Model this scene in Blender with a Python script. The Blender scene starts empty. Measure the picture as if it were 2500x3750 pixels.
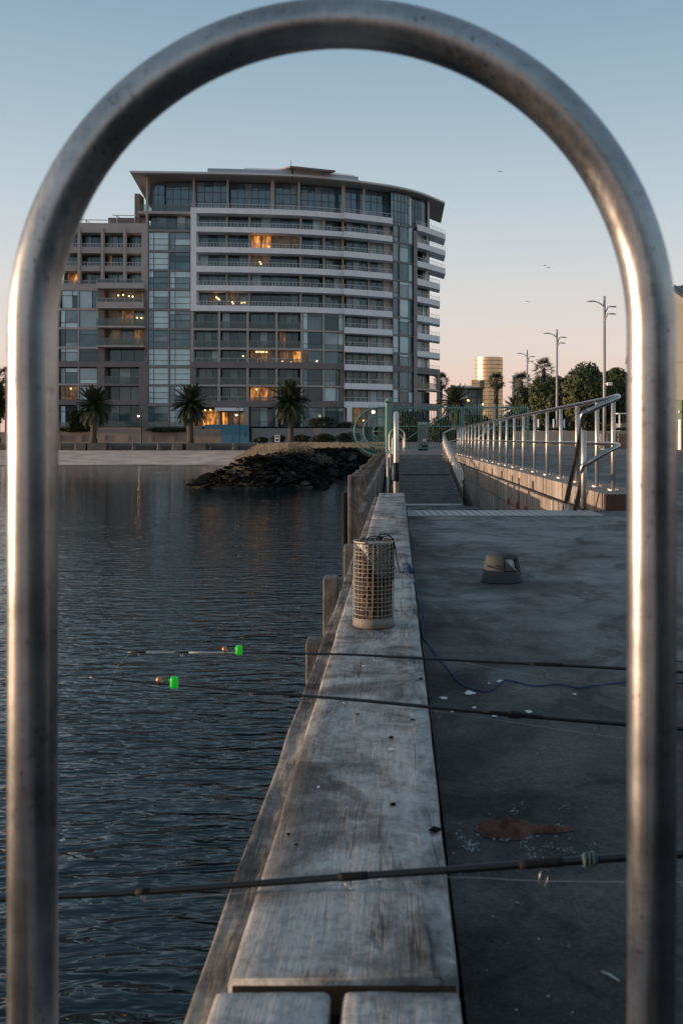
import bpy, bmesh, math, random
from mathutils import Vector, Matrix, noise

random.seed(7)
sc = bpy.context.scene
COL = sc.collection
R = math.radians

# ------------------------------------------------------------------ camera, sky, sun, exposure
EYE = 3.03                       # eye height above the water (z = 0)
FPX, VX, VY = 3645.83, 1455.0, 1590.0   # focal length in photo pixels, vanishing point of the pier
cd = bpy.data.cameras.new('camera'); cam = bpy.data.objects.new('camera', cd); COL.objects.link(cam)
cam.location = (0, 0, EYE); cam.rotation_euler = (R(90), 0, 0)
cd.sensor_fit = 'VERTICAL'; cd.sensor_height = 36; cd.sensor_width = 24; cd.lens = 35
cd.shift_x = -(VX - 1250) / 3750; cd.shift_y = -(1875 - VY) / 3750
cd.clip_start = 0.05; cd.clip_end = 6000
cd.dof.use_dof = True; cd.dof.focus_distance = 26; cd.dof.aperture_fstop = 8.0; cd.dof.aperture_blades = 7
sc.camera = cam

SUN_ELEV, SUN_ROT = R(2.1), R(267.0)
world = bpy.data.worlds.new('World'); sc.world = world; world.use_nodes = True
wt = world.node_tree; wn = wt.nodes; wl = wt.links
bg = wn['Background']; wout = wn['World Output']
sky = wn.new('ShaderNodeTexSky'); sky.sky_type = 'NISHITA'; sky.sun_disc = False
sky.sun_elevation = SUN_ELEV; sky.sun_rotation = SUN_ROT; sky.dust_density = 2.0
wl.new(sky.outputs[0], bg.inputs[0]); bg.inputs[1].default_value = 0.07
bg2 = wn.new('ShaderNodeBackground'); add = wn.new('ShaderNodeAddShader')
tcw = wn.new('ShaderNodeTexCoord'); sep = wn.new('ShaderNodeSeparateXYZ'); asn = wn.new('ShaderNodeMath'); asn.operation = 'ARCSINE'
mul = wn.new('ShaderNodeMath'); mul.operation = 'MULTIPLY'; mul.inputs[1].default_value = 2 / math.pi
rmp = wn.new('ShaderNodeValToRGB')
wl.new(tcw.outputs['Generated'], sep.inputs[0]); wl.new(sep.outputs[2], asn.inputs[0]); wl.new(asn.outputs[0], mul.inputs[0]); wl.new(mul.outputs[0], rmp.inputs[0])
SKY = [(0.0, (.47, .31, .265)), (2.6, (.44, .33, .30)), (5.0, (.39, .338, .338)), (8.5, (.34, .33, .35)), (13, (.25, .295, .335)), (18, (.175, .235, .288)), (24, (.115, .177, .238)), (38, (.105, .155, .205)), (90, (.10, .138, .18))]
els = rmp.color_ramp.elements
while len(els) < len(SKY): els.new(0.5)
for e_, (d_, c_) in zip(els, SKY): e_.position = d_ / 90; e_.color = (*c_, 1)
wl.new(rmp.outputs[0], bg2.inputs[0]); bg2.inputs[1].default_value = 1.0
wl.new(bg.outputs[0], add.inputs[0]); wl.new(bg2.outputs[0], add.inputs[1]); wl.new(add.outputs[0], wout.inputs[0])

sd = bpy.data.lights.new('sun', 'SUN'); sd.energy = 2.9; sd.angle = R(0.6); sd.color = (1, .70, .47)
sun = bpy.data.objects.new('sun', sd); COL.objects.link(sun)
sdir = Vector((math.sin(SUN_ROT) * math.cos(SUN_ELEV), math.cos(SUN_ROT) * math.cos(SUN_ELEV), math.sin(SUN_ELEV)))
sun.rotation_euler = sdir.to_track_quat('Z', 'Y').to_euler(); sun.location = (-30, -3, 20)

sc.view_settings.view_transform = 'Standard'; sc.view_settings.look = 'None'
sc.view_settings.exposure = 0.75; sc.view_settings.gamma = 1; sc.view_settings.use_curve_mapping = False
sc.render.engine = 'CYCLES'
sc.cycles.max_bounces = 6; sc.cycles.diffuse_bounces = 3; sc.cycles.glossy_bounces = 4; sc.cycles.sample_clamp_indirect = 6
sc.cycles.use_denoising = True

# ------------------------------------------------------------------ helpers
def at(px, py, Z):                       # the point seen at a photo pixel, Z metres away
    return Vector(((px - VX) * Z / FPX, Z, EYE + (VY - py) * Z / FPX))

def wloc(o):
    v = Vector((0, 0, 0))
    while o: v += o.location; o = o.parent
    return v

def tag(o, label=None, cat=None, group=None, kind=None):
    if label: o['label'] = label
    if cat: o['category'] = cat
    if group: o['group'] = group
    if kind: o['kind'] = kind
    return o

def thing(name, label, cat, loc=(0, 0, 0), group=None, rotz=0):
    o = bpy.data.objects.new(name, None); COL.objects.link(o); o.location = loc; o.rotation_euler[2] = rotz
    o.empty_display_size = .1
    return tag(o, label, cat, group)

class MB:
    def __init__(s): s.v = []; s.f = []; s.m = []; s.mi = 0
    def face(s, pts):
        b = len(s.v); s.v += [tuple(p) for p in pts]; s.f.append(tuple(range(b, b + len(pts)))); s.m.append(s.mi)
    def hexa(s, p):                      # 4 bottom then 4 top, both counter-clockwise seen from above
        b = len(s.v); s.v += [tuple(q) for q in p]
        for q in ((3, 2, 1, 0), (4, 5, 6, 7), (0, 1, 5, 4), (1, 2, 6, 5), (2, 3, 7, 6), (3, 0, 4, 7)):
            s.f.append(tuple(b + i for i in q)); s.m.append(s.mi)
        return s
    def box(s, x0, x1, y0, y1, z0, z1):
        return s.hexa([(x0, y0, z0), (x1, y0, z0), (x1, y1, z0), (x0, y1, z0), (x0, y0, z1), (x1, y0, z1), (x1, y1, z1), (x0, y1, z1)])
    def bbox(s, x0, x1, y0, y1, z0, z1, b=.01, rot=None, c=None):    # bevelled box
        bm = bmesh.new(); bmesh.ops.create_cube(bm, size=1)
        for v in bm.verts: v.co = Vector((x0 + (v.co.x + .5) * (x1 - x0), y0 + (v.co.y + .5) * (y1 - y0), z0 + (v.co.z + .5) * (z1 - z0)))
        bmesh.ops.bevel(bm, geom=bm.edges[:], offset=b, segments=1, profile=.5, affect='EDGES')
        s.addbm(bm); return s
    def addbm(s, bm):
        b = len(s.v); bm.verts.index_update(); s.v += [tuple(v.co) for v in bm.verts]
        for f in bm.faces: s.f.append(tuple(b + v.index for v in f.verts)); s.m.append(s.mi)
        bm.free()
    def tube(s, path, r, n=8, closed=False, cap=True, flat=1.0):
        path = [Vector(p) for p in path]; N = len(path)
        rs = r if isinstance(r, (list, tuple)) else [r] * N
        t0 = (path[1] - path[0]).normalized()
        up = Vector((0, 0, 1)) if abs(t0.z) < .9 else Vector((0, 1, 0))
        nr = (up - t0 * up.dot(t0)).normalized(); b = len(s.v)
        for i in range(N):
            if closed: t = (path[(i + 1) % N] - path[i - 1])
            else: t = path[min(i + 1, N - 1)] - path[max(i - 1, 0)]
            if t.length < 1e-9: t = t0
            t = t.normalized(); nr = nr - t * nr.dot(t)
            nr = nr.normalized(); bi = t.cross(nr)
            for k in range(n):
                a = 2 * math.pi * k / n
                s.v.append(tuple(path[i] + (nr * math.cos(a) * flat + bi * math.sin(a)) * rs[i]))
        for i in range(N if closed else N - 1):
            for k in range(n):
                k2 = (k + 1) % n; i2 = (i + 1) % N
                s.f.append((b + i * n + k, b + i * n + k2, b + i2 * n + k2, b + i2 * n + k)); s.m.append(s.mi)
        if cap and not closed:
            s.f.append(tuple(b + k for k in reversed(range(n)))); s.m.append(s.mi)
            s.f.append(tuple(b + (N - 1) * n + k for k in range(n))); s.m.append(s.mi)
        return s
    def lathe(s, prof, c, n=24, sx=1, sy=1, cap=True):
        b = len(s.v); N = len(prof)
        for r_, z in prof:
            for k in range(n):
                a = 2 * math.pi * k / n; s.v.append((c[0] + r_ * sx * math.cos(a), c[1] + r_ * sy * math.sin(a), c[2] + z))
        for i in range(N - 1):
            for k in range(n):
                k2 = (k + 1) % n; s.f.append((b + i * n + k, b + i * n + k2, b + (i + 1) * n + k2, b + (i + 1) * n + k)); s.m.append(s.mi)
        if cap:
            s.f.append(tuple(b + k for k in reversed(range(n)))); s.m.append(s.mi)
            s.f.append(tuple(b + (N - 1) * n + k for k in range(n))); s.m.append(s.mi)
        return s
    def ball(s, c, r, n=10, sz=1.0):
        return s.lathe([(max(.02, math.sin(math.pi * i / 6)) * r, -math.cos(math.pi * i / 6) * r * sz) for i in range(7)], c, n)
    def build(s, name, mat, parent=None, smooth=False, loc=None, kind=None, edge=None):
        me = bpy.data.meshes.new(name)
        off = wloc(parent) if parent else Vector((0, 0, 0))
        if loc is not None: off = Vector(loc)
        me.from_pydata([tuple(Vector(p) - off) for p in s.v], [], s.f)
        mats = mat if isinstance(mat, (list, tuple)) else [mat]
        for m_ in mats: me.materials.append(m_)
        if len(mats) > 1: me.polygons.foreach_set('material_index', s.m)
        if smooth: me.polygons.foreach_set('use_smooth', [True] * len(me.polygons))
        me.update()
        o = bpy.data.objects.new(name, me); COL.objects.link(o)
        if parent:
            o.parent = parent
            if loc is not None: o.location = Vector(loc) - wloc(parent)
        elif loc is not None: o.location = loc
        if kind: o['kind'] = kind
        return o

def shared(name, me, parent, loc, rot=(0, 0, 0), scale=(1, 1, 1)):       # another object on an existing mesh; loc in world space
    o = bpy.data.objects.new(name, me); COL.objects.link(o)
    if parent: o.parent = parent; o.location = Vector(loc) - wloc(parent)
    else: o.location = loc
    o.rotation_euler = rot; o.scale = scale
    return o

def copy_tree(o, parent=None):
    c = o.copy(); COL.objects.link(c); c.parent = parent
    for ch in list(o.children): copy_tree(ch, c)
    return c

# ------------------------------------------------------------------ materials
class Mat:
    def __init__(s, name):
        s.m = bpy.data.materials.new(name); s.m.use_nodes = True; s.t = s.m.node_tree; s.n = s.t.nodes
        s.b = s.n['Principled BSDF']; s.out = s.n['Material Output']; s.tc = s.n.new('ShaderNodeTexCoord')
    def link(s, a, b): s.t.links.new(a, b)
    def map(s, scale, rot=(0, 0, 0), src='Object'):
        m_ = s.n.new('ShaderNodeMapping'); m_.inputs['Scale'].default_value = scale; m_.inputs['Rotation'].default_value = rot
        s.link(s.n.new('ShaderNodeNewGeometry').outputs['Position'] if src == 'World' else s.tc.outputs[src], m_.inputs[0]); return m_.outputs[0]
    def noise(s, vec, scale=1.0, detail=4, rough=.55, dist=0):
        x = s.n.new('ShaderNodeTexNoise'); x.inputs['Scale'].default_value = scale; x.inputs['Detail'].default_value = detail
        x.inputs['Roughness'].default_value = rough; x.inputs['Distortion'].default_value = dist; s.link(vec, x.inputs['Vector']); return x.outputs[0]
    def voro(s, vec, scale=1.0, feature='F1'):
        x = s.n.new('ShaderNodeTexVoronoi'); x.feature = feature; x.inputs['Scale'].default_value = scale; s.link(vec, x.inputs['Vector']); return x.outputs[0]
    def ramp(s, fac, stops, interp='LINEAR'):
        r_ = s.n.new('ShaderNodeValToRGB'); r_.color_ramp.interpolation = interp; e = r_.color_ramp.elements
        while len(e) < len(stops): e.new(.5)
        for q, (p, c) in zip(e, stops): q.position = p; q.color = (c, c, c, 1) if isinstance(c, (int, float)) else (*c, 1)
        s.link(fac, r_.inputs[0]); return r_.outputs[0]
    def mix(s, fac, a, b, mode='MIX'):
        x = s.n.new('ShaderNodeMix'); x.data_type = 'RGBA'; x.blend_type = mode
        for sock, val in ((x.inputs[0], fac), (x.inputs[6], a), (x.inputs[7], b)):
            if hasattr(val, 'is_output'): s.link(val, sock)
            elif isinstance(val, (int, float)): sock.default_value = val if sock == x.inputs[0] else (val, val, val, 1)
            else: sock.default_value = (*val, 1)
        return x.outputs[2]
    def math(s, op, a, b=0.0):
        x = s.n.new('ShaderNodeMath'); x.operation = op
        for sock, val in ((x.inputs[0], a), (x.inputs[1], b)):
            if hasattr(val, 'is_output'): s.link(val, sock)
            else: sock.default_value = val
        return x.outputs[0]
    def bump(s, h, strength=.3, dist=.01):
        x = s.n.new('ShaderNodeBump'); x.inputs['Strength'].default_value = strength; x.inputs['Distance'].default_value = dist
        s.link(h, x.inputs['Height']); s.link(x.outputs[0], s.b.inputs['Normal']); return x
    def set(s, col=None, rough=None, metal=None, spec=None):
        for key, val in (('Base Color', col), ('Roughness', rough), ('Metallic', metal), ('Specular IOR Level', spec)):
            if val is None: continue
            if hasattr(val, 'is_output'): s.link(val, s.b.inputs[key])
            elif key == 'Base Color': s.b.inputs[key].default_value = (*val, 1)
            else: s.b.inputs[key].default_value = val
        return s
    def emit(s, col, strength):
        if hasattr(col, 'is_output'): s.link(col, s.b.inputs['Emission Color'])
        else: s.b.inputs['Emission Color'].default_value = (*col, 1)
        s.b.inputs['Emission Strength'].default_value = strength; return s
    def rnd(s):
        return s.n.new('ShaderNodeObjectInfo').outputs['Random']

def plain(name, c, rough=.6, var=.25, scale=2.0, metal=0, spec=.5, bump=0.0, fine=30, obj_var=0.0):
    M = Mat(name); v = M.map((1, 1, 1))
    a = M.noise(v, scale, 5); b = M.noise(v, fine, 3)
    k = M.mix(.5, a, b)
    lo = tuple(x * (1 - var) for x in c); hi = tuple(min(1, x * (1 + var)) for x in c)
    col = M.ramp(k, [(.3, lo), (.7, hi)])
    if obj_var:
        col = M.mix(1.0, col, M.ramp(M.rnd(), [(0, 1 - obj_var), (1, 1.0)]), 'MULTIPLY')
    M.set(col, rough, metal, spec)
    if bump: M.bump(b, bump, .01)
    return M.m

def wood(name, light, dark, axis, stain=.6, rough=.85, seed=0.0, red=False):
    M = Mat(name); s_ = [30, 30, 30]; s_[axis] = 2.6
    g = M.noise(M.map(tuple(s_)), 1.0, 6, .6, .4)
    s2 = [90, 90, 90]; s2[axis] = 9
    g2 = M.noise(M.map(tuple(s2)), 1.0, 3, .6)
    col = M.ramp(M.mix(.4, M.mix(.45, g, g2), M.noise(M.map((7, 7, 7)), 1.0, 5, .65)), [(.30, dark), (.5, tuple(.62 * a + .38 * b for a, b in zip(light, dark))), (.66, light)])
    st = M.noise(M.map((1.9, 1.5, 1.6)), 2.1, 6, .7, .6)
    col = M.mix(stain, col, M.ramp(st, [(.37, (.20, .185, .175)), (.46, (.55, .53, .52)), (.55, (1, 1, 1))]), 'MULTIPLY')
    bt = M.noise(M.map((1, 1, 1)), 3.4, 6, .72, .9); col = M.mix(.75 * stain, col, M.ramp(bt, [(.36, (.32, .29, .27)), (.45, (.8, .79, .78)), (.52, (1, 1, 1))]), 'MULTIPLY')
    sp = M.noise(M.map((1, 1, 1)), 60, 2)
    col = M.mix(.6, col, M.ramp(sp, [(.3, .55), (.5, 1.0)]), 'MULTIPLY')
    col = M.mix(1.0, col, M.ramp(M.rnd(), [(0, .8), (1, 1.08)]), 'MULTIPLY')
    sc3 = [17, 17, 17]; sc3[axis] = .9
    ck = M.noise(M.map(tuple(sc3)), 1.0, 4, .55, .35); msk = M.noise(M.map((2.7, 2.7, 2.7)), 1.0, 3)
    crk = M.ramp(M.math('ABSOLUTE', M.math('SUBTRACT', ck, .5)), [(.0, 0.0), (.012, .25), (.022, 1.0)])
    crk = M.mix(M.ramp(msk, [(.45, 1.0), (.6, 0.0)]), crk, (1, 1, 1))
    col = M.mix(.6, col, crk, 'MULTIPLY')
    M.set(col, rough, 0, .25); M.bump(M.mix(.45, M.mix(.5, g, g2), crk), .7, .008)
    return M.m

def steel(name, base=(.62, .62, .63), r0=.22, r1=.42, axis=2, dirt=.35):
    M = Mat(name); s_ = [220, 220, 220]; s_[axis] = 2.0
    st = M.noise(M.map(tuple(s_)), 1.0, 3, .6); bl = M.noise(M.map((1, 1, 1)), 9, 5, .65)
    sp = M.noise(M.map((1, 1, 1)), 46, 4, .7)
    col = M.mix(dirt, base, M.ramp(bl, [(.35, .45), (.6, 1.0)]), 'MULTIPLY')
    col = M.mix(.55, col, M.ramp(sp, [(.30, .35), (.38, 1.0)]), 'MULTIPLY')
    pit = M.voro(M.map((1, 1, .6)), 130); pm = M.noise(M.map((1, 1, 1)), 14, 4, .7)
    col = M.mix(M.ramp(pm, [(.5, 0.0), (.62, .8)]), col, M.mix(1.0, col, M.ramp(pit, [(.12, .25), (.3, 1.0)]), 'MULTIPLY'))
    scr = M.noise(M.map((60, 60, 420), rot=(.3, .2, 0)), 1.0, 2); col = M.mix(.35, col, M.ramp(scr, [(.62, 1.0), (.68, .55)]), 'MULTIPLY')
    col = M.mix(.5, col, M.ramp(st, [(.3, .75), (.7, 1.05)]), 'MULTIPLY')
    M.set(col, M.ramp(M.mix(.5, st, bl), [(.3, r0), (.7, r1)]), 1.0)
    M.bump(M.mix(.5, st, sp), .16, .002)
    return M.m

m_steel = steel('brushed_steel', (.42, .43, .445), .24, .40, 2, .7)
m_steel2 = steel('rail_steel', (.66, .63, .60), .42, .58, 2, .25)
m_kerb = wood('weathered_timber', (.51, .50, .49), (.25, .24, .234), 1, .82)
m_beam = wood('rough_timber', (.46, .41, .37), (.06, .052, .046), 1, .8)
m_pile = wood('pile_timber', (.30, .285, .275), (.085, .08, .076), 2, .6)
m_deckboard = wood('ramp_timber', (.15, .15, .155), (.06, .06, .06), 0, .5)
m_hand = steel('handrail_steel', (.42, .425, .43), .16, .30, 1, .4)
m_black = plain('black_plastic', (.012, .012, .013), .7, spec=.2)
m_rod = plain('rod_black', (.010, .010, .011), .3, .1)
m_darkmetal = plain('dark_metal', (.05, .052, .055), .5)
m_teal = plain('teal_paint', (.11, .225, .20), .5, .3, 3)
m_white = plain('white_concrete', (.80, .81, .83), .75, .12, .6, fine=4)
m_tan = plain('tan_concrete', (.40, .368, .35), .8, .15, .7, fine=5)
m_brown = plain('brown_concrete', (.19, .168, .165), .8, .2, .7, fine=5)
m_dkgrey = plain('dark_concrete', (.11, .10, .095), .9, .3, 1, fine=8)
m_grey = plain('grey_concrete', (.24, .235, .23), .8, .15, .5, fine=4)
m_soffit = plain('soffit_brown', (.34, .32, .30), .7, .12)
m_roof = plain('roof_metal', (.58, .60, .62), .45, .1)
m_rail2 = plain('parapet_metal', (.36, .40, .44), .5, .1)
m_white2 = plain('pale_column', (.50, .47, .44), .7, .1)
m_frame = plain('window_frame', (.05, .055, .06), .4, .1)
m_rail = plain('white_rail', (.55, .56, .57), .4, .1)
m_hole = plain('hole_shadow', (.012, .011, .010), 1.0, .2, spec=0)
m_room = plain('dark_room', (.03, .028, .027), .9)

def glass(name, c, rough=.06, ior=1.7, var=.5):
    M = Mat(name); v = M.map((.35, .35, .5), src='World')
    n_ = M.noise(v, 1.0, 3); n2 = M.noise(M.map((9, 1, 1), src='World'), 1.0, 2)
    k = M.mix(.35, n_, n2)
    col = M.ramp(k, [(.3, tuple(x * (1 - var) for x in c)), (.7, tuple(x * (1 + var) for x in c))])
    col = M.mix(1.0, col, M.ramp(M.rnd(), [(0, .6), (1, 1.25)]), 'MULTIPLY')
    M.set(col, rough, 0); M.b.inputs['IOR'].default_value = ior; M.b.inputs['Specular Tint'].default_value = (.55, .82, 1, 1)
    return M.m
g_dark = glass('glass_dark', (.036, .044, .048))
g_mid = glass('glass_curtain', (.155, .205, .215))
g_teal = glass('glass_teal', (.085, .14, .155))
g_blind = glass('glass_blind', (.46, .58, .61), .12, 1.5, .18)
g_blue = glass('glass_blue', (.06, .10, .13), .05, 1.9)
g_pent = glass('glass_pent', (.09, .14, .175), .05, 1.8, .3); g_pent2 = glass('glass_pent_curtain', (.145, .20, .23), .08, 1.6, .3)
G_FL = [g_blind] * 5 + [g_mid] * 3 + [g_dark] * 3 + [g_teal] * 2
G_RE = [g_dark] * 6 + [g_mid] * 3 + [g_teal] * 3 + [g_blind]

def lit(name, c, strength, base=.35):      # lit room behind glass: bright lamp patches on dim walls
    M = Mat(name); v = M.map((.9, .9, .7), src='World'); n_ = M.noise(v, 1.0, 3, .6); w_ = M.noise(M.map((2.6, 2.6, .35), src='World'), 1.0, 2)
    k = M.mix(.5, n_, w_)
    col = M.ramp(k, [(.36, tuple(x * base * .12 for x in c)), (.5, tuple(x * base for x in c)), (.62, c)])
    M.set((.05, .035, .025), .2); M.emit(col, strength); return M.m
l_hot = lit('lit_orange', (1, .37, .07), .80, .24)
l_warm = lit('lit_warm', (.60, .29, .12), .24, .32)
l_dim = lit('lit_dim', (.36, .25, .17), .12, .5)
m_bulb = Mat('bulb').set((.8, .6, .3)).emit((1, .58, .22), 3.5).m
m_lantern = Mat('lantern').set((.8, .6, .3)).emit((1, .66, .3), 9).m

def foliage(name, a, b, sc_=.9, rough=.6):
    M = Mat(name); v = M.map((1, 1, 1)); n_ = M.noise(v, sc_, 3); n2 = M.noise(v, sc_ * 9, 2)
    col = M.ramp(M.mix(.45, n_, n2), [(.32, a), (.68, b)])
    M.set(col, rough, 0, .25); return M.m
m_leaf = foliage('tree_leaves', (.026, .036, .014), (.105, .125, .05))
m_leaf2 = foliage('dark_leaves', (.014, .019, .010), (.045, .055, .025))
m_palm = foliage('palm_leaves', (.015, .022, .012), (.055, .068, .038), .5)
m_scrub = foliage('grey_scrub', (.06, .058, .042), (.19, .17, .13), 1.2)
m_grass = foliage('dry_grass', (.20, .155, .10), (.50, .40, .28), .7)
m_trunk = plain('palm_trunk', (.07, .058, .05), .95, .5, 3, fine=10)
m_bark = plain('bark', (.13, .115, .10), .9, .4, 3)

# ------------------------------------------------------------------ water
def water_mat():
    M = Mat('sea_water')
    geo = M.n.new('ShaderNodeNewGeometry'); pos = geo.outputs['Position']
    def mp(scale, rot):
        m_ = M.n.new('ShaderNodeMapping'); m_.inputs['Scale'].default_value = scale; m_.inputs['Rotation'].default_value = (0, 0, rot); M.link(pos, m_.inputs[0]); return m_.outputs[0]
    a = M.noise(mp((1.8, 4.7, 1), R(-10)), 1.0, .6, .5, .7)
    b = M.noise(mp((4.6, 11, 1), R(-16)), 1.0, 1.0, .5, .6)
    c = M.noise(mp((.22, .55, 1), R(6)), 1.0, 2)
    s_ = M.n.new('ShaderNodeSeparateXYZ'); M.link(pos, s_.inputs[0])
    mr = M.n.new('ShaderNodeMapRange'); mr.inputs[1].default_value = 5; mr.inputs[2].default_value = 52; mr.inputs[3].default_value = 0; mr.inputs[4].default_value = 1
    M.link(s_.outputs[1], mr.inputs[0]); amp = M.ramp(mr.outputs[0], [(0, 1.0), (.22, .55), (.5, .30), (1, .13)])
    patch = M.ramp(c, [(.3, .55), (.7, 1.0)])
    h = M.math('ADD', M.math('MULTIPLY', a, .088), M.math('MULTIPLY', b, .034))
    h = M.math('MULTIPLY', M.math('MULTIPLY', h, amp), patch)
    bm_ = M.n.new('ShaderNodeBump'); bm_.inputs['Strength'].default_value = 1.0; bm_.inputs['Distance'].default_value = 1.0
    M.link(h, bm_.inputs['Height']); M.link(bm_.outputs[0], M.b.inputs['Normal'])
    M.set((.005, .018, .024), .025, 0); M.b.inputs['IOR'].default_value = 1.36
    return M.m
m = MB(); m.face([(-900, -300, 0), (900, -300, 0), (900, 118, 0), (-900, 118, 0)])
sea = m.build('water', water_mat(), kind='structure')
m = MB(); m.face([(-900, -300, -3), (900, -300, -3), (900, 400, -3), (-900, 400, -3)])
m.build('seabed', plain('seabed', (.03, .035, .035), .9), kind='structure')

# ------------------------------------------------------------------ land: beach, promenade, distant ground, plaza, deck
def sand_mat():
    M = Mat('sand'); v = M.map((1, 1, 1))
    n1 = M.noise(v, .35, 5); n2 = M.noise(M.map((2.4, 5, 2)), 1.3, 5, .7); n3 = M.noise(v, 14, 3)
    col = M.ramp(M.mix(.5, n1, n2), [(.42, (.46, .345, .285)), (.58, (.84, .66, .555))])
    col = M.mix(.5, col, M.ramp(n3, [(.3, .6), (.6, 1)]), 'MULTIPLY')
    sx = M.n.new('ShaderNodeSeparateXYZ'); M.link(M.tc.outputs['Object'], sx.inputs[0])
    wet = M.ramp(M.math('ADD', sx.outputs[2], M.math('MULTIPLY', n1, .04)), [(.03, (.30, .29, .28)), (.085, (1, 1, 1))])
    col = M.mix(1.0, col, wet, 'MULTIPLY')
    M.set(col, .9, 0, .2); M.bump(n2, .5, .15); return M.m
def grid(name, x0, x1, y0, y1, nx, ny, zf, mat, kind='structure', keep=None):
    m = MB()
    for j in range(ny + 1):
        for i in range(nx + 1):
            x = x0 + (x1 - x0) * i / nx; y = y0 + (y1 - y0) * j / ny; m.v.append((x, y, zf(x, y)))
    for j in range(ny):
        for i in range(nx):
            a = j * (nx + 1) + i
            q = (a, a + 1, a + nx + 2, a + nx + 1)
            if keep and not all(keep(*m.v[k]) for k in q): continue
            m.f.append(q); m.m.append(0)
    return m.build(name, mat, smooth=True, kind=kind)
def beach_z(x, y):
    shore = 92 + 2.2 * noise.noise((x * .035, 0, 3)) + .35 * noise.noise((x * .3, 1, 3))
    return -.06 + (y - shore) * .0182 + .035 * noise.noise((x * .35, y * .35, 1)) + .03 * noise.noise((x * 1.1, y * 1.1, 1))
grid('beach', -110, -8, 88, 139.6, 170, 90, beach_z, sand_mat())
m_path = plain('promenade_paving', (.20, .19, .18), .85, .2, .5)
m = MB(); m.box(-400, 700, 139.6, 900, -1.5, 1.745)
m.build('promenade', m_path, kind='structure')
m = MB(); m.face([(-3500, 300, 1.76), (3500, 300, 1.76), (3500, 5200, 1.76), (-3500, 5200, 1.76)])
m.build('ground', plain('far_ground', (.10, .10, .09), .9), kind='structure')

def deck_mat():
    M = Mat('deck_concrete'); v = M.map((1, 1, 1))
    big = M.noise(M.map((.7, .45, 1)), 1.0, 5, .6, .6); mid = M.noise(M.map((2.2, 2.2, 1)), 1.0, 6, .65); fine = M.noise(v, 85, 3, .7); pits = M.voro(v, 38)
    col = M.ramp(M.mix(.45, big, mid), [(.40, (.085, .084, .083)), (.49, (.155, .154, .152)), (.58, (.235, .234, .231))])
    st2 = M.noise(M.map((1.3, .9, 1)), 1.7, 6, .7, 1.2)
    col = M.mix(.8, col, M.ramp(st2, [(.40, .35), (.50, 1.0)]), 'MULTIPLY')
    agg = M.voro(v, 150)
    col = M.mix(.55, col, M.ramp(agg, [(.15, 1.5), (.45, .8), (.8, .6)]), 'MULTIPLY')
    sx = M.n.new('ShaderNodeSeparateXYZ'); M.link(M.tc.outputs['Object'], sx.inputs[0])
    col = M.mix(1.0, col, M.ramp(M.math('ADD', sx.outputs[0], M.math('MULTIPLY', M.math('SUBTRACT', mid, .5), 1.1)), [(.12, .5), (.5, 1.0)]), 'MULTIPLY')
    col = M.mix(.6, col, M.ramp(fine, [(.34, .5), (.66, 1.35)]), 'MULTIPLY')
    fl = M.noise(v, 26, 2, .5)
    col = M.mix(M.ramp(fl, [(.76, 0.0), (.80, .5)]), col, (.30, .30, .30))
    near_shade = M.ramp(M.math('ADD', M.math('MULTIPLY', sx.outputs[1], .1), M.math('MULTIPLY', M.math('SUBTRACT', big, .5), .9)), [(.12, .40), (.42, .85), (.72, 1.05)])  # shade of the near deck put into its colour, broken up by noise
    col = M.mix(1.0, col, near_shade, 'MULTIPLY')
    M.set(col, .8, 0, .18); M.bump(M.mix(.5, fine, mid), .6, .008); return M.m
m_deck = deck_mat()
DZ = 2.10
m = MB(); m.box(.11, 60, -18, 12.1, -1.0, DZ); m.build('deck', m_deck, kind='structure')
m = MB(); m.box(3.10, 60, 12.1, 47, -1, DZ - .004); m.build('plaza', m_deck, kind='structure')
m_plaza = plain('plaza_asphalt', (.125, .125, .128), .75, .18, .5, fine=9)
m = MB(); m.box(-.55, 160, 47, 139.6, -1, DZ - .008); m.build('forecourt', m_plaza, kind='structure')
m = MB(); m.box(-.55, 2.40, 45.05, 47, -1, DZ - .010); m.box(2.40, 3.10, 45.8, 47, -1, DZ - .012); m.build('ramp_head', m_plaza, kind='structure')
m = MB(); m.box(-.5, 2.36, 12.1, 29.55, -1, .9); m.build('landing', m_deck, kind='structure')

# ------------------------------------------------------------------ apartment building (curved front, 12 storeys and a glazed top)
CTRL = [(0, 158.2), (300, 159.1), (540, 159.6), (700, 160.0), (880, 160.6), (1100, 162.0), (1262, 164.4), (1350, 166.4), (1440, 168.8), (1520, 172.2), (1575, 176.0), (1632, 181.2)]
def pathZ(px):
    for i in range(len(CTRL) - 1):
        (a, za), (b, zb) = CTRL[i], CTRL[i + 1]
        if px <= b or i == len(CTRL) - 2:
            t = (px - a) / (b - a)
            p0 = CTRL[max(i - 1, 0)]; p3 = CTRL[min(i + 2, len(CTRL) - 1)]
            m1 = (zb - p0[1]) / (b - p0[0]) * (b - a); m2 = (p3[1] - za) / (p3[0] - a) * (b - a)
            return (2 * t**3 - 3 * t**2 + 1) * za + (t**3 - 2 * t**2 + t) * m1 + (-2 * t**3 + 3 * t**2) * zb + (t**3 - t**2) * m2
def FP(px, d, y):                          # point of the front: along it, behind it, height line
    Z = pathZ(px); return ((px - VX) * Z / FPX, Z + d, EYE + (VY - y) * 160 / FPX)
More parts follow.
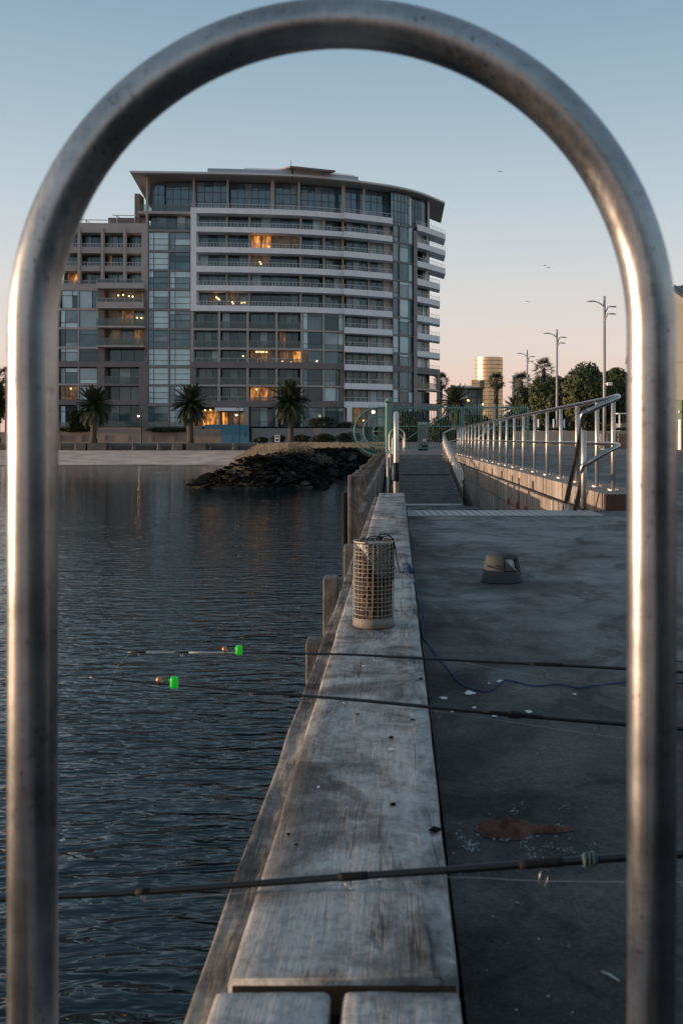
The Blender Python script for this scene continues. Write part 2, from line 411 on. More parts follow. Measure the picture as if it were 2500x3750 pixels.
def strip(mb, a, b, y0, y1, d0, d1):
    n = max(1, int(abs(b - a) / 28)); c0 = len(mb.v)
    for i in range(n + 1):
        px = a + (b - a) * i / n
        mb.v += [FP(px, d0, y1), FP(px, d1, y1), FP(px, d1, y0), FP(px, d0, y0)]
    for i in range(n):
        q = c0 + 4 * i
        for k in range(4):
            k2 = (k + 1) % 4; mb.f.append((q + k, q + 4 + k, q + 4 + k2, q + k2)); mb.m.append(mb.mi)
    mb.f.append((c0 + 3, c0 + 2, c0 + 1, c0)); mb.m.append(mb.mi)
    q = c0 + 4 * n; mb.f.append((q, q + 1, q + 2, q + 3)); mb.m.append(mb.mi)
    return mb
bld = thing('apartment_building', 'tall curved apartment building with white balcony bands and glazed roof storey beyond the beach', 'building', at(900, 1622, 160))
def bpart(name, mat, *strips, parent=None, label=None):
    if name in ('pier', 'column', 'core_wall', 'stair_head') and len(strips) > 1:
        for s_ in strips: bpart(name, mat, s_, parent=parent)
        return
    mb = MB()
    for s_ in strips: strip(mb, *s_)
    o = mb.build(name, mat, parent or bld)
    if label: o['label'] = label
    return o
PANES = []
rb = random.Random(11)
def window(a, b, y0, y1, d, cols=None, rows=None, mats=G_FL, rowfx=False, label=None, bar=1.3):
    cols = cols or []; rows = rows or []
    mb = MB(); xs = [0] + list(cols) + [1]; ys = [0] + list(rows) + [1]
    X = lambda t: a + (b - a) * t
    Y = lambda t: y0 + (y1 - y0) * t
    for k, t in enumerate(xs):
        w = bar if 0 < k < len(xs) - 1 else bar * .9
        c = min(max(X(t), a + w / 2), b - w / 2); strip(mb, c - w / 2, c + w / 2, y0, y1, d - .06, d + .1)
    for k, t in enumerate(ys):
        c = min(max(Y(t), y0 + bar / 2), y1 - bar / 2); strip(mb, a, b, c - bar / 2, c + bar / 2, d - .04, d + .09)
    fr = mb.build('window', m_frame, bld)
    if label: fr['label'] = label
    for i in range(len(xs) - 1):
        mt = rb.choice(mats) if isinstance(mats, list) else mats
        for j in range(len(ys) - 1):
            mm = mt
            if rowfx and isinstance(mats, list) and rb.random() < .35: mm = rb.choice(mats)
            pa, pb, ya, yb = X(xs[i]), X(xs[i + 1]), Y(ys[j]), Y(ys[j + 1])
            tw = [rb.uniform(-.012, .012) for _ in range(4)]
            q = [FP(pa, d + .04 + tw[0], yb), FP(pb, d + .04 + tw[1], yb), FP(pb, d + .04 + tw[2], ya), FP(pa, d + .04 + tw[3], ya)]
            PANES.append(((pb - pa) * (yb - ya), q, mm, fr))
    return fr
LV = [(761, 781), (830, 849), (904, 924), (974, 996), (1044, 1064), (1118, 1139), (1202, 1209), (1272, 1279), (1325, 1347), (1408, 1415), (1467, 1490)]
GY = 1562
m_bal = Mat('balustrade_glass').set((.10, .15, .15), .08); m_bal.b.inputs['Alpha'].default_value = .42; m_bal = m_bal.m
def railing(a, b, y, parent, d=0, h=16, step=12.5):
    mb = MB(); strip(mb, a, b, y - h, y - h + 1.5, d, d + .07); strip(mb, a, b, y - h * .42, y - h * .42 + .5, d + .02, d + .05)
    n = max(1, round((b - a) / step))
    for i in range(n + 1):
        px = a + (b - a) * i / n; px = min(max(px, a + .5), b - .5); strip(mb, px - .5, px + .5, y - h, y, d, d + .06)
    return mb.build('railing', m_rail, parent)
def balustrade(a, b, y, h, parent, d=0):
    o = bpart('glass_balustrade', m_bal, (a, b, y - h + 1, y, d, d + .05), parent=parent)
    mb = MB(); strip(mb, a, b, y - h, y - h + 1, d - .02, d + .07)
    n = max(1, round((b - a) / 34))
    for i in range(n + 1):
        px = min(max(a + (b - a) * i / n, a + .4), b - .4); strip(mb, px - .4, px + .4, y - h, y, d - .02, d + .07)
    mb.build('rail_frame', m_rail if h < 20 else m_grey, parent); return o

# body behind the glass
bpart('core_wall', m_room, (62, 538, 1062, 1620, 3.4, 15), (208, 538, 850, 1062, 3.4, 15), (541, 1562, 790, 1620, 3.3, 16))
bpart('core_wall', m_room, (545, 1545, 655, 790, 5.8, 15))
# --- left brown wing
xcols = [215, 293, 378, 459]
bpart('parapet_wall', m_tan, (204, 541, 820, 855, 0, 6))
bpart('pier', m_tan, (519, 541, 855, 1064, -.05, 3.3))
for x in xcols: bpart('fin_column', m_tan, (x - 4.5, x + 4.5, 838, 1042, -.5, .35))
ULV = [(907, 930), (975, 996)]
for (t, b) in ULV:
    bal = bpart('balcony', m_tan, (206, 519, t, b, .05, .3), (206, 519, b - 5, b, .3, 3.3))
    for i in range(len(xcols)):
        x0 = xcols[i] + 5; x1 = (xcols[i + 1] - 5) if i + 1 < len(xcols) else 519
        railing(x0, x1, t, bal, .1, 13, 11)
for fi, (ya, yb) in enumerate([(855, 925), (930, 991), (996, 1058)]):
    for i in range(len(xcols)):
        x0 = xcols[i] + 5; x1 = (xcols[i + 1] - 5) if i + 1 < len(xcols) else 519
        mt, lb = G_RE, None
        if fi == 2 and i == 0: mt, lb = [l_hot, l_dim, g_dark], 'orange lit window at the edge of the hoop'
        if fi == 2 and i == 9: mt, lb = [l_hot], 'orange lit window at the edge of the hoop'
        if fi == 1 and i == 2: mt, lb = [l_warm, g_dark], 'window with a slanting white light inside'
        window(x0, x1, ya, yb, 2.0, [.34, .68] if i % 2 else [.22, .55, .8], [], mt, label=lb)
for (t, b, x0, x1) in [(1042, 1062, 362, 535), (1111, 1134, 362, 534)]:
    bal = bpart('balcony', m_tan, (x0, x1, t, b, -1.3, -1.05), (x0, x1, b - 6, b, -1.05, 3.3)); balustrade(x0 + 2, x1 - 2, t, 14, bal, -1.25)
bal = bpart('balcony', m_tan, (60, 362, 1042, 1062, -.05, .4), (60, 362, 1057, 1062, .4, 3.3)); balustrade(62, 360, 1042, 12, bal, 0)
for (t, b) in [(1197, 1204), (1268, 1274)]:
    bal = bpart('balcony', m_tan, (360, 535, t, b, -1.2, 3.3)); balustrade(362, 533, t, 26, bal, -1.15)
for (t, b) in [(1325, 1345), (1465, 1483)]: bpart('floor_band', m_brown, (60, 541, t, b, -.25, 3.3))
bal = bpart('balcony', m_brown, (382, 512, 1406, 1414, -.1, 3.3)); balustrade(384, 510, 1406, 27, bal, 0)
bpart('pier', m_brown, (362, 383, 1062, 1325, 0, 2.2), (357, 384, 1345, 1465, -.2, 2.2), (357, 384, 1483, GY, -.15, 2.2))
bpart('pier', m_brown, (511, 541, 1345, 1465, -.2, 2.2), (511, 541, 1483, GY, -.15, 2.2), (530, 541, 1062, 1325, 0, 2.2))
WL = [(1062, 1111), (1134, 1197), (1204, 1268), (1274, 1325), (1345, 1406), (1414, 1465), (1483, GY)]
for fi, (ya, yb) in enumerate([(1062, 1130), (1134, 1198), (1204, 1269), (1274, 1325), (1345, 1407), (1414, 1465), (1483, GY)]):
    mt, lb = G_RE, None
    if fi == 0: mt, lb = [l_dim, l_dim, l_warm], 'warmly lit window with small ceiling lights'
    if fi == 1: mt, lb = [g_mid, l_dim, l_warm], 'window half lit with warm light'
    if fi == 2: mt, lb = [g_mid, l_dim, l_warm, g_mid], 'window with a faint warm glow'
    window(384, 530 if fi < 4 else 511, ya, yb, 2.0, [.33, .66], [], mt, label=lb)
for fi, (ya, yb) in enumerate([(1067, 1131), (1138, 1202), (1208, 1272), (1278, 1325), (1349, 1405), (1415, 1465), (1487, GY)]):
    for (xa, xb) in [(64, 128), (133, 207), (222 if fi else 227, 286), (291, 362 if fi < 4 else 356)]:
        mt, lb = G_FL, None
        if fi == 5 and xa == 222: mt, lb = [l_warm, l_dim], 'warm lit window beside the first beach palm'
        window(xa, xb, ya, yb, .15, [.28] if xa in (222, 64) else ([.66] if rb.random() < .6 else []), [.72] if rb.random() < .35 else ([.28] if rb.random() < .5 else []), mt, True, lb)
for y in (1062, 1134, 1204, 1274, 1408, 1483):
    if y not in (1483,): bpart('floor_slab', m_tan, (60, 361, y - 3, y + 5, -.02, 3.3))
for x in (130, 211, 288.5): bpart('column', m_tan, (x - 2.6, x + 2.6, 1066, 1325, -.04, .6), (x - 2.6, x + 2.6, 1345, 1465, -.04, .6), (x - 2.6, x + 2.6, 1483, GY, -.04, .6))
# roof pergola and stair head over the wing
bpart('stair_head', m_brown, (380, 500, 788, 820, 2.5, 7)); bpart('stair_head', m_brown, (486, 505, 705, 822, 1.2, 4))
mb = MB()
for (a, b, y, d) in [(290, 392, 803, 1), (300, 395, 808, 3), (310, 400, 806, 5), (406, 492, 785, 1), (420, 490, 792, 3), (424, 488, 789, 5)]: strip(mb, a, b, y, y + 2.2, d, d + .2)
for (px, y0, y1) in [(308, 805, 822), (394, 803, 822), (421, 787, 820), (487, 787, 820)]: strip(mb, px, px + 2, y0, y1, 1, 1.2); strip(mb, px, px + 2, y0, y0 + 2, 1, 5.2)
mb.build('pergola', m_rail, bld)
# --- glazed column between wing and tower
bpart('column', m_tan, (535, 542, 646, 850, -.1, .5))
bpart('column', m_grey, (617, 621.5, 849, GY, -.03, .6)); bpart('column', m_grey, (541, 544, 849, GY, -.03, .6)); bpart('column', m_grey, (697, 700, 849, GY, -.02, .6))
CL = [(845, 851), (917, 924), (987, 993), (1057, 1063), (1131, 1138), (1203, 1209), (1271, 1277), (1338, 1347), (1408, 1414), (1478, 1488)]
for (t, b) in CL: bpart('floor_slab', m_grey, (544, 697, t, b, 0, 3.2))
bal = bpart('balcony', m_tan, (505, 700, 775, 784, -.05, 5.6)); balustrade(508, 699, 775, 24, bal, 0)
bal = bpart('balcony', m_grey, (543, 699, 842, 849, -.08, 3.2)); balustrade(544, 698, 842, 25, bal, 0)
window(543, 700, 784, 843, 1.7, [.14, .38, .62, .82], [], G_FL + [g_mid] * 5); bpart('column', m_grey, (503, 535, 790, 822, 1.7, 2.2))
for i in range(len(CL)):
    ya = CL[i][1]; yb = CL[i + 1][0] if i + 1 < len(CL) else GY
    for k, (xa, xb) in enumerate([(544, 617), (621.5, 697)]):
        r_ = rb.random()
        mats = [g_blind] if r_ < .42 else ([g_mid, g_blind] if r_ < .62 else G_RE)
        window(xa, xb, ya, yb, .18, [.26], [.36, .70] if (i in (0, 2, 3, 6, 7) or k == 0) else [.2, .55], mats, True)
# --- tower: glazed roof storey
for (a, b, y0, y1, d) in [(541, 590, 660, 775, 2.6), (590, 705, 650, 775, 3.2), (708, 828, 650, 761, 2.6), (832, 990, 650, 761, 3.2), (1000, 1088, 650, 761, 2.6), (1094, 1250, 650, 761, 3.2), (1258, 1329, 650, 761, 2.6), (1333, 1428, 650, 765, 2.4)]:
    n = max(2, round((b - a) / 27)); window(a, b, y0, y1, d, [i / n for i in range(1, n)], [.22, .5, .76] if d > 3 else [.36, .68], [g_pent, g_blue, g_pent, g_pent2], True, bar=1.6)
window(1430, 1494, 650, 815, .6, [.2, .4, .6, .8], [.2, .45, .7, .86], [g_pent, g_pent2, g_mid], True); window(1497, 1572, 650, 768, 1.5, [.15, .3, .45, .6, .8], [.3, .65], [g_mid, g_teal, g_blind, g_dark])
for (x, w) in [(705, 7), (830, 6), (995, 13), (1092, 8), (1255, 12), (1331, 8), (1495, 6), (1569, 8)]: bpart('column', m_tan, (x - w / 2, x + w / 2, 646, 765, 1.0, 1.6))
roof = bpart('roof', m_roof, (485, 1627, 637.5, 644, -1.6, 15))
bpart('soffit', m_soffit, (487, 1625, 644, 646.5, -1.3, 14.9), parent=roof)
mb = MB()
A, B, C_, D = FP(487, -1.4, 645), FP(536, -.6, 646), FP(541, 5.4, 735), FP(520, 5.4, 735)
A2, B2, C2, D2 = [(p[0], p[1] + .6, p[2] + .5) for p in (A, B, C_, D)]
mb.hexa([A, B, C_, D, A2, B2, C2, D2]); mb.build('soffit', m_soffit, bld)
up = bpart('roof_parapet', m_rail2, (766, 1312, 623, 638.5, -1.3, -1.0)); railing(900, 1300, 623.5, up, -1.25, 5, 24)
mb = MB(); q = [at(1010, 629, 166), at(1062, 613, 158.6), at(1228, 630, 160.4), at(1190, 643, 168)]
mb.hexa([tuple(p) for p in q] + [(p.x, p.y, p.z + .28) for p in q]); cp_ = mb.build('roof_canopy', m_brown, bld)
mb = MB()
for (px, y, Z) in [(1070, 616, 160.5), (1168, 627, 162), (1190, 641, 167), (1040, 626, 165)]: p = at(px, y, Z); mb.box(p.x - .12, p.x + .12, p.y - .12, p.y + .12, p.z - 1.6, p.z + .05)
mb.build('canopy_post', m_frame, cp_)
mb = MB(); p = at(1065, 617, 165); mb.tube([p, p + Vector((0, 0, 1.4))], .035, 5); mb.build('antenna', m_frame, bld)
# --- tower: six white-banded storeys
bpart('white_frame', m_white, (700, 720.5, 781, 1118, -.3, 3.2))
cols_up = [(720.5, 823), (829, 906), (913, 1095), (1101, 1180), (1187, 1251), (1257, 1263)]
for i, (t, b) in enumerate(LV[:6]):
    bal = bpart('balcony', m_white, (700, 1263, t, b, -.32 if i in (0, 5) else -.3, -.02), (702, 1263, b - 5, b, -.02, 3.2)); railing(703 if i == 0 else 721, 1262, t, bal, -.25)
for i in range(5):
    y0, y1 = LV[i][1], LV[i + 1][1] - 5
    for k, (xa, xb) in enumerate(cols_up[:5]):
        mt, lb = G_RE, None
        n = max(2, round((xb - xa) / 36))
        if (i, k) == (1, 2): mt, lb = [l_hot, l_dim, g_dark, l_dim], 'window with an orange lit ceiling on the second banded storey'
        if (i, k) == (2, 2): mt, lb = [l_hot, l_dim, g_dark, g_dark, g_mid], 'window with an orange lit room on the third banded storey'
        if i == 4 and k in (0, 1): mt, lb = [l_dim, g_dark, l_dim, g_mid], 'dimly lit window with hanging lamps'
        window(xa, xb, y0, y1, 2.3, [j / n for j in range(1, n)], [], mt, label=lb)
    for xc in (826, 909.5, 1098, 1183.5, 1254): bpart('column', m_tan, (xc - (3 if xc < 1000 else 4), xc + (3 if xc < 1000 else 4), y0, y1, 1.0, 2.25))
# --- tower: lower storeys with thin slabs
for i in range(6, 11):
    t, b = LV[i]; thick = i in (8, 10)
    bpart('floor_band' if thick else 'floor_slab', m_brown if thick else m_tan, (700, 1263, t, b, -.2 if thick else -.1, 3.2))
YL = [(1139, 1202), (1209, 1272), (1279, 1325), (1347, 1408), (1415, 1467), (1490, GY)]
for i, (y0, y1) in enumerate(YL):
    dk = i in (3, 4)
    bpart('pier', m_brown if dk else m_tan, (700, 718 if dk else 709, y0, y1, -.1, 2.2)); bpart('pier', m_brown if dk else m_tan, (1257 if not dk else 1244, 1263, y0, y1, -.1, 2.2))
    for xc in (802.5, 907, 1012.5, 1104): bpart('column', m_tan, (xc - 3.8, xc + 3.8, y0, y1, -.06, .55))
    bays = [(718 if dk else 709, 799), (806.5, 903), (911, 1008.5), (1016.5, 1100)]
    for k, (xa, xb) in enumerate(bays):
        mt, lb = G_RE + [g_dark] * 3, None
        if (i, k) == (2, 2): mt, lb = [l_warm, l_warm, l_dim, g_dark], 'window with a lit chandelier'
        if (i, k) == (2, 3): mt, lb = [l_hot, l_hot, l_warm], 'bright orange lit window at mid height'
        if (i, k) == (1, 3): mt, lb = [l_warm, g_dark, g_dark], 'window with an orange strip of light'
        if (i, k) == (4, 2): mt, lb = [l_hot, l_hot, l_warm, g_dark], 'bright orange lit window above the ground storey'
        if i == 5 and k in (0, 1): continue
        n = 3; window(xa, xb, y0, y1, 1.8, [.3, .62] if k % 2 else [.36, .66], [.16] if i == 5 else [], mt, label=lb)
        if i < 5:
            bl = bpart('balcony', m_tan, (xa, xb, y1 - 1.6, y1 - .4, .05, 1.7)); balustrade(xa + 1, xb - 1, y1 - .5, 26 if i not in (2, 4) else 14, bl, .02)
    for k, (xa, xb) in enumerate([(1108, 1181), (1188, 1257 if not dk else 1244)]):
        mt, lb = G_FL, None
        if (i, k) == (2, 0): mt, lb = [l_warm, l_hot, g_teal], 'orange lit window with a table lamp'
        window(xa, xb, y0, y1, .15, [.26] if k == 0 else [.74], [.72] if i in (1, 3) else ([.2] if i in (0, 5) else []), mt if i > 2 or lb else [g_blind, g_teal, g_mid, g_blind, g_dark], True, lb)
    bpart('column', m_tan, (1181, 1188, y0, y1, -.05, .55))
window(718, 799, 1498, GY, 1.6, [.2, .42, .7], [.2], [l_hot, l_hot, l_warm, l_hot], label='brightly lit orange entrance lobby'); window(806.5, 892, 1508, GY, 1.6, [.25, .5, .78], [], [l_warm, l_dim, l_warm, l_hot], label='lit lobby window under the awning')
bpart('awning', m_white, (790, 893, 1493, 1505, -.8, -.2)); bpart('column', m_tan, (893, 903, 1490, GY, -.06, .55))
# --- projecting bay with its own balconies
for i, (t, b) in enumerate(LV):
    tt = t + 3 if i < 6 else t - 11 if i in (6, 7) else t + 4 if i == 8 else t - 9 if i == 9 else t + 1
    bb = tt + 22
    bal = bpart('balcony', m_white, (1262.5, 1437, tt, bb, -1.7, -1.45), (1262.5, 1437, bb - 7, bb, -1.45, 3.2), (1262.5, 1266, tt, bb - 7, -1.45, -.02)); railing(1263, 1436, tt, bal, -1.65, 16, 20)
    y0 = bb; y1 = (LV[i + 1][0] + 18) if i + 1 < len(LV) else GY
    window(1266, 1345, y0, y1, .9, [.32, .65], [], [g_dark, g_dark, g_mid, g_teal] if i < 10 else [l_dim, l_warm]); window(1354, 1402, y0, y1, .9, [.55], [], [g_dark, g_mid, g_blind, g_mid])
    bpart('pier', m_tan, (1345, 1354, y0, y1, .7, 1.4), (1402, 1437, y0, y1, .8, 1.4))
bpart('pier', m_white, (1272, 1290, 1490, GY + 20, -1.68, -1.0))
# --- narrow glazed bay and the right-hand end
for i, (t, b) in enumerate(LV):
    thick = i in (8, 10)
    bpart('floor_slab', m_brown if thick else m_grey, (1437, 1515, (t if thick else b - 5), b, -.12 if thick else 0, 3.2))
    y0 = b; y1 = (LV[i + 1][0] if i + 1 in (8, 10) else LV[i + 1][1] - 5) if i + 1 < len(LV) else GY
    window(1438, 1459, y0, y1, .12, [], [.7] if i % 3 == 0 else [], [g_blind, g_mid, g_teal]); window(1463, 1511, y0, y1, .12, [.68], [.2] if i % 2 else [], [g_blind, g_teal, g_mid, g_blue, g_blind], True)
    bpart('column', m_frame, (1459, 1463, y0, y1, .02, .5))
bpart('pier', m_grey, (1514, 1527, 790, GY, -.45, 2.2))
for i, (t, b) in enumerate(LV):
    end = 1630 if i < 3 else 1610
    thick = i in (8, 10)
    if i < 8 or thick:
        tt = t if i not in (6, 7) else t - 13
        bal = bpart('balcony', m_white if not thick else m_brown, (1527, end, tt, b + 3, -.1, .2), (1527, end, b - 4, b + 3, .2, 6 if i < 3 else 4))
        if i < 9: railing(1527, end - 1, tt, bal, 0, 14, 14)
    else:
        bal = bpart('balcony', m_tan, (1527, end, t, b, 0, 5)); balustrade(1528, end - 1, t, 24, bal, .05)
    y0 = b + 3; y1 = LV[i + 1][1] - 4 if i + 1 < len(LV) else GY
    window(1527, 1574, y0, y1, 3.2, [.45, .62, .8], [], [g_dark, g_dark, g_mid, g_blind])
    bpart('column', m_tan, (1562, 1569, y0, y1, 1.4, 2.0)) if i < 3 else None
    if i >= 8: bpart('pier', m_brown, (1600, 1610, y0, y1, 0, 2.5))
# lamps seen in the rooms
mb = MB()
for (px, y, d) in [(784, 1082, 2.0), (795, 1090, 2.0), (790, 1086, 2.0), (843, 1098, 2.0), (846, 1104, 2.0), (889, 1100, 2.0), (878, 1101, 2.0), (948, 897, 2.1), (978, 889, 2.1), (945, 948, 2.1), (949, 955, 2.1), (934, 1284, 1.5), (943, 1284, 1.5), (952, 1285, 1.5), (961, 1284, 1.5), (972, 1285, 1.5), (1030, 1318, 1.5), (1062, 1321, 1.5), (1160, 1318, .05), (422, 1078, 1.8), (440, 1076, 1.8), (462, 1080, 1.8), (476, 1082, 1.8), (492, 1160, 1.8), (508, 1161, 1.8), (260, 1424, .05), (935, 1424, 1.5), (765, 1500, 1.4), (745, 1502, 1.4), (1330, 1538, .7), (885, 1300, 1.5), (968, 832, 2.1)]:
    mb.ball(FP(px, d, y), .11, 6)
mb.build('room_lamps', m_bulb, bld, True, kind='stuff')
PANES.sort(key=lambda p: -p[0])
for (_, q, mm, fr) in PANES[:298]:
    mb = MB(); mb.face(q); c = sum((Vector(p) for p in q), Vector()) / 4; mb.build('pane', mm, fr, loc=c)
mats_ = []; mb = MB()
for (_, q, mm, fr) in PANES[298:]:
    if mm not in mats_: mats_.append(mm)
    mb.mi = mats_.index(mm); mb.face(q)
mb.build('small_panes', mats_, bld, kind='stuff')

# terrace walls at the foot of the building
def at_d(px, y, Z): return at(px, y, Z)
def wallbox(mb, px0, px1, y0, y1, Z, th=.4):
    a = at(px0, y0, Z); b = at(px1, y1, Z); mb.box(a.x, b.x, Z, Z + th, b.z, a.z); return mb
ter = thing('terrace_wall', 'pinkish beige rendered terrace wall with small slot vents below the building', 'wall', at(360, 1623, 150))
m_beige = plain('beige_render', (.37, .285, .245), .85, .14, .6, fine=7)
for (a, b, y0) in [(-60, 205, 1582), (205, 352, 1582), (352, 519, 1566), (519, 690, 1582), (682, 712, 1560)]:
    wallbox(MB(), a, b, y0, 1624, 150 + (.05 if a in (519, 205) else 0), 6).build('wall_panel', m_beige, ter)
for x in (40, 125, 222, 305, 390, 475, 560, 643): wallbox(MB(), x - 5, x + 5, 1594, 1617, 149.94, .3).build('vent', m_brown, ter)
mb = MB(); wallbox(mb, 352, 519, 1543, 1566, 150.5, .06); mb.build('glass_balustrade', m_bal, ter); wallbox(MB(), 519, 690, 1544, 1566, 150.5, .06).build('glass_balustrade', m_bal, ter); wallbox(MB(), 205, 352, 1546, 1582, 150.6, .06).build('glass_balustrade', m_bal, ter)
tw = thing('garden_wall', 'long grey garden wall with a pale panel beside the blue hoarding', 'wall', at(1120, 1623, 150))
wallbox(MB(), 922, 1330, 1568, 1625, 150, 6).build('wall_panel', m_grey, tw); wallbox(MB(), 1147, 1178, 1569, 1593, 149.9, .2).build('pale_panel', m_beige, tw); wallbox(MB(), 1440, 1640, 1577, 1640, 148, .5).build('wall_panel', m_grey, tw)
mb = MB(); wallbox(mb, 922, 1330, 1544, 1546, 150.4, .06)
for x in range(924, 1331, 30): wallbox(mb, x, x + 1.5, 1546, 1568, 150.4, .06)
mb.build('fence_rail', m_frame, tw)
sw = thing('stone_wall', 'low pinkish stone wall beside the blue hoarding', 'wall', at(760, 1623, 149.5)); wallbox(MB(), 709, 811, 1571, 1625, 149.5, .5).build('wall_panel', plain('rough_stone', (.33, .25, .205), .9, .4, 1.2, fine=9, bump=.4), sw)
bh = thing('hoarding', 'bright blue painted site hoarding below the lit lobby', 'hoarding', at(830, 1623, 149.2)); m_blue = plain('blue_paint', (.075, .22, .31), .6, .12, .5)
for (a, b, y0, z) in [(749, 811, 1555, 149.8), (811, 850, 1573, 149.2), (850, 889, 1573, 149.22), (889, 912, 1574, 149.2), (811, 912, 1555, 149.5)]: wallbox(MB(), a, b, y0, 1625, z, .12).build('panel', m_blue, bh)
wallbox(MB(), 897, 900, 1578, 1602, 149.1, .06).build('post', m_frame, bh)
# benches and blocks on the low sea wall
pw = thing('sea_wall', 'low dark sea wall at the back of the beach', 'wall', at(500, 1650, 139.6)); wallbox(MB(), -400, 1010, 1632, 1668, 139.45, .12).build('wall_panel', plain('sea_wall_stone', (.12, .10, .095), .9, .3, 1, fine=6), pw)
BL = ['dark slatted bench left of the first beach palm, next to the hoop leg', 'dark slatted bench below the first slot vents right of the first beach palm', 'dark slatted bench at the foot of the lit promenade lamp before the beige wall', 'short dark slatted bench left of the middle palm block', 'dark slatted bench below the stone wall and blue hoarding', 'dark slatted bench right of the lamp before the blue hoarding', 'short dark slatted bench at the edge of the dry grass']
for k, (a, b) in enumerate([(224, 280), (405, 490), (496, 582), (588, 636), (772, 858), (866, 948), (954, 1005)]):
    t = thing('slatted_bench', BL[k], 'bench', at((a + b) / 2, 1640, 138.6), 'slatted benches along the sea wall')
    for y in (1624, 1631, 1638): wallbox(MB(), a, b, y, y + 3, 138.6, .12).build('slat', m_frame, t)
    for x in (a - 3, b - 4): mb = MB(); p = at(x + 3, 1642, 138.5); mb.lathe([(.22, -.5), (.26, -.2), (.2, .1), (.13, .35), (.19, .5), (.1, .66), (.02, .7)], (p.x, p.y, p.z + .1), 8); mb.build('end_post', m_dkgrey, t, True)
for (a, b, y0) in [(278, 315, 1623), (321, 390, 1622), (637, 668, 1624), (684, 754, 1623)]:
    a0 = at(a, 1623, 138.2); b0 = at(b, 1650, 138.2); mb = MB().bbox(a0.x, b0.x, 138.2, 139.5, .3, a0.z + (1623 - y0) * .04, .04)
    o = mb.build('concrete_block', m_dkgrey, loc=(a0.x, 138.2, .3)); tag(o, 'weathered grey concrete planter block at the foot of a beach palm', 'block', 'concrete blocks along the sea wall')

# ------------------------------------------------------------------ palms, trees, lamps, tower, houses
def frond_mesh(name, L, droop, n=20, w=.34, lw=.05, seed=0):
    rr = random.Random(seed); mb = MB(); pts = []
    for i in range(9):
        t = i / 8; pts.append(Vector((L * t * (1 - .12 * droop * t), 0, -droop * L * .55 * t * t)))
    mb.tube(pts, [.035 * (1 - .8 * i / 8) for i in range(9)], 4)
    for i in range(n):
        t = .12 + .88 * i / (n - 1); k = min(int(t * 8), 7); f = t * 8 - k; p = pts[k].lerp(pts[k + 1], f); d = (pts[k + 1] - pts[k]).normalized()
        ll = w * L * .5 * (math.sin(math.pi * min(1, .15 + .8 * t)) * .8 + .25)
        for sgn in (-1, 1):
            out = (Vector((0, sgn, 0)) * .75 + d * .75 + Vector((0, 0, rr.uniform(-.05, .35)))).normalized()
            tip = p + out * ll + Vector((0, 0, -.12 * ll)); b = d * lw
            mb.face([p - b, p + b, tip])
    return mb.build(name, m_palm)
def take_mesh(o): me = o.data; bpy.data.objects.remove(o); return me
FR = [take_mesh(frond_mesh('frond', 1.0, dr, 26, .46, .030, i)) for i, dr in enumerate((.25, .6, 1.05))]
def fan_mesh(seed):
    rr = random.Random(seed); mb = MB(); mb.tube([(0, 0, 0), (.58, 0, .02)], [.018, .012], 4)
    for i in range(15):
        a = R(-105 + 210 * i / 14); L = .5 * (1 - .18 * abs(a)) * rr.uniform(.85, 1.1); tip = Vector((.58 + L * math.cos(a), L * math.sin(a), -.22 * L + rr.uniform(-.04, .04)))
        nrm = Vector((-math.sin(a), math.cos(a), 0)) * .03; mid = Vector((.58, 0, .02)).lerp(tip, .6)
        mb.face([(.58, 0, .02), mid - nrm, tip, mid + nrm])
    return take_mesh(mb.build('frond', m_palm))
FAN = [fan_mesh(i) for i in range(3)]
def palm(px, ycrown, ybase, Z, rad, label, kind='date', n=84, tr=.32, seed=1, group=None, skirt=0):
    rr = random.Random(seed); b = at(px, ybase, Z); c = at(px, ycrown, Z); H = c.z - b.z
    t = thing('palm_tree', label, 'palm tree', b, group)
    mb = MB(); lean = rr.uniform(-.15, .15); N = max(8, int(H * 4)); pts, rs = [], []
    for i in range(N + 1):
        k = i / N; pts.append((b.x + lean * math.sin(k * 2), Z, b.z + H * k)); rs.append(tr * (1.28 - .35 * k if k < .12 else 1.0 - .12 * k) * (1 + .08 * (i % 2)) * (1.25 if kind == 'date' and k > .9 else 1))
    mb.tube(pts, rs, 10); mb.build('trunk', m_trunk, t, False)
    top = Vector(pts[-1])
    for i in range(n):
        az = i * 2.39996 + rr.uniform(-.2, .2); k = (i + .5) / n
        el = R(84 - 124 * k ** .8) if kind == 'date' else R(80 - 135 * k)
        s_ = rad * rr.uniform(.86, 1.1)
        me = FR[0 if el > R(35) else 1 if el > R(-5) else 2] if kind == 'date' else rr.choice(FAN)
        rot = (Matrix.Rotation(az, 4, 'Z') @ Matrix.Rotation(-el, 4, 'Y') @ Matrix.Rotation(rr.uniform(-.5, .5), 4, 'X')).to_euler()
        shared('frond', me, t, top + Vector((0, 0, -.1 - .4 * k * (rad / 3))), rot, (s_, s_, s_))
    for i in range(skirt):                 # dead fronds hanging against the trunk
        az = i * 2.39996; rot = (Matrix.Rotation(az, 4, 'Z') @ Matrix.Rotation(R(rr.uniform(62, 85)), 4, 'Y')).to_euler()
        shared('frond', rr.choice(FAN), t, top + Vector((0, 0, -.4 - rad * 1.6 * i / skirt)), rot, (rad * .75,) * 3)
    return t
gp = 'date palms along the beach promenade'
palm(342, 1478, 1622, 139.3, 2.85, 'tall date palm before the square clipped hedge at the left of the beach', seed=2, group=gp, tr=.42)
palm(699, 1470, 1622, 139.2, 2.8, 'date palm immediately left of the lit lobby and blue hoarding', seed=3, group=gp, tr=.40)
palm(1066, 1462, 1618, 139.0, 2.95, 'date palm right of the blue hoarding, by the dry grass of the groyne', seed=4, group=gp, tr=.40)
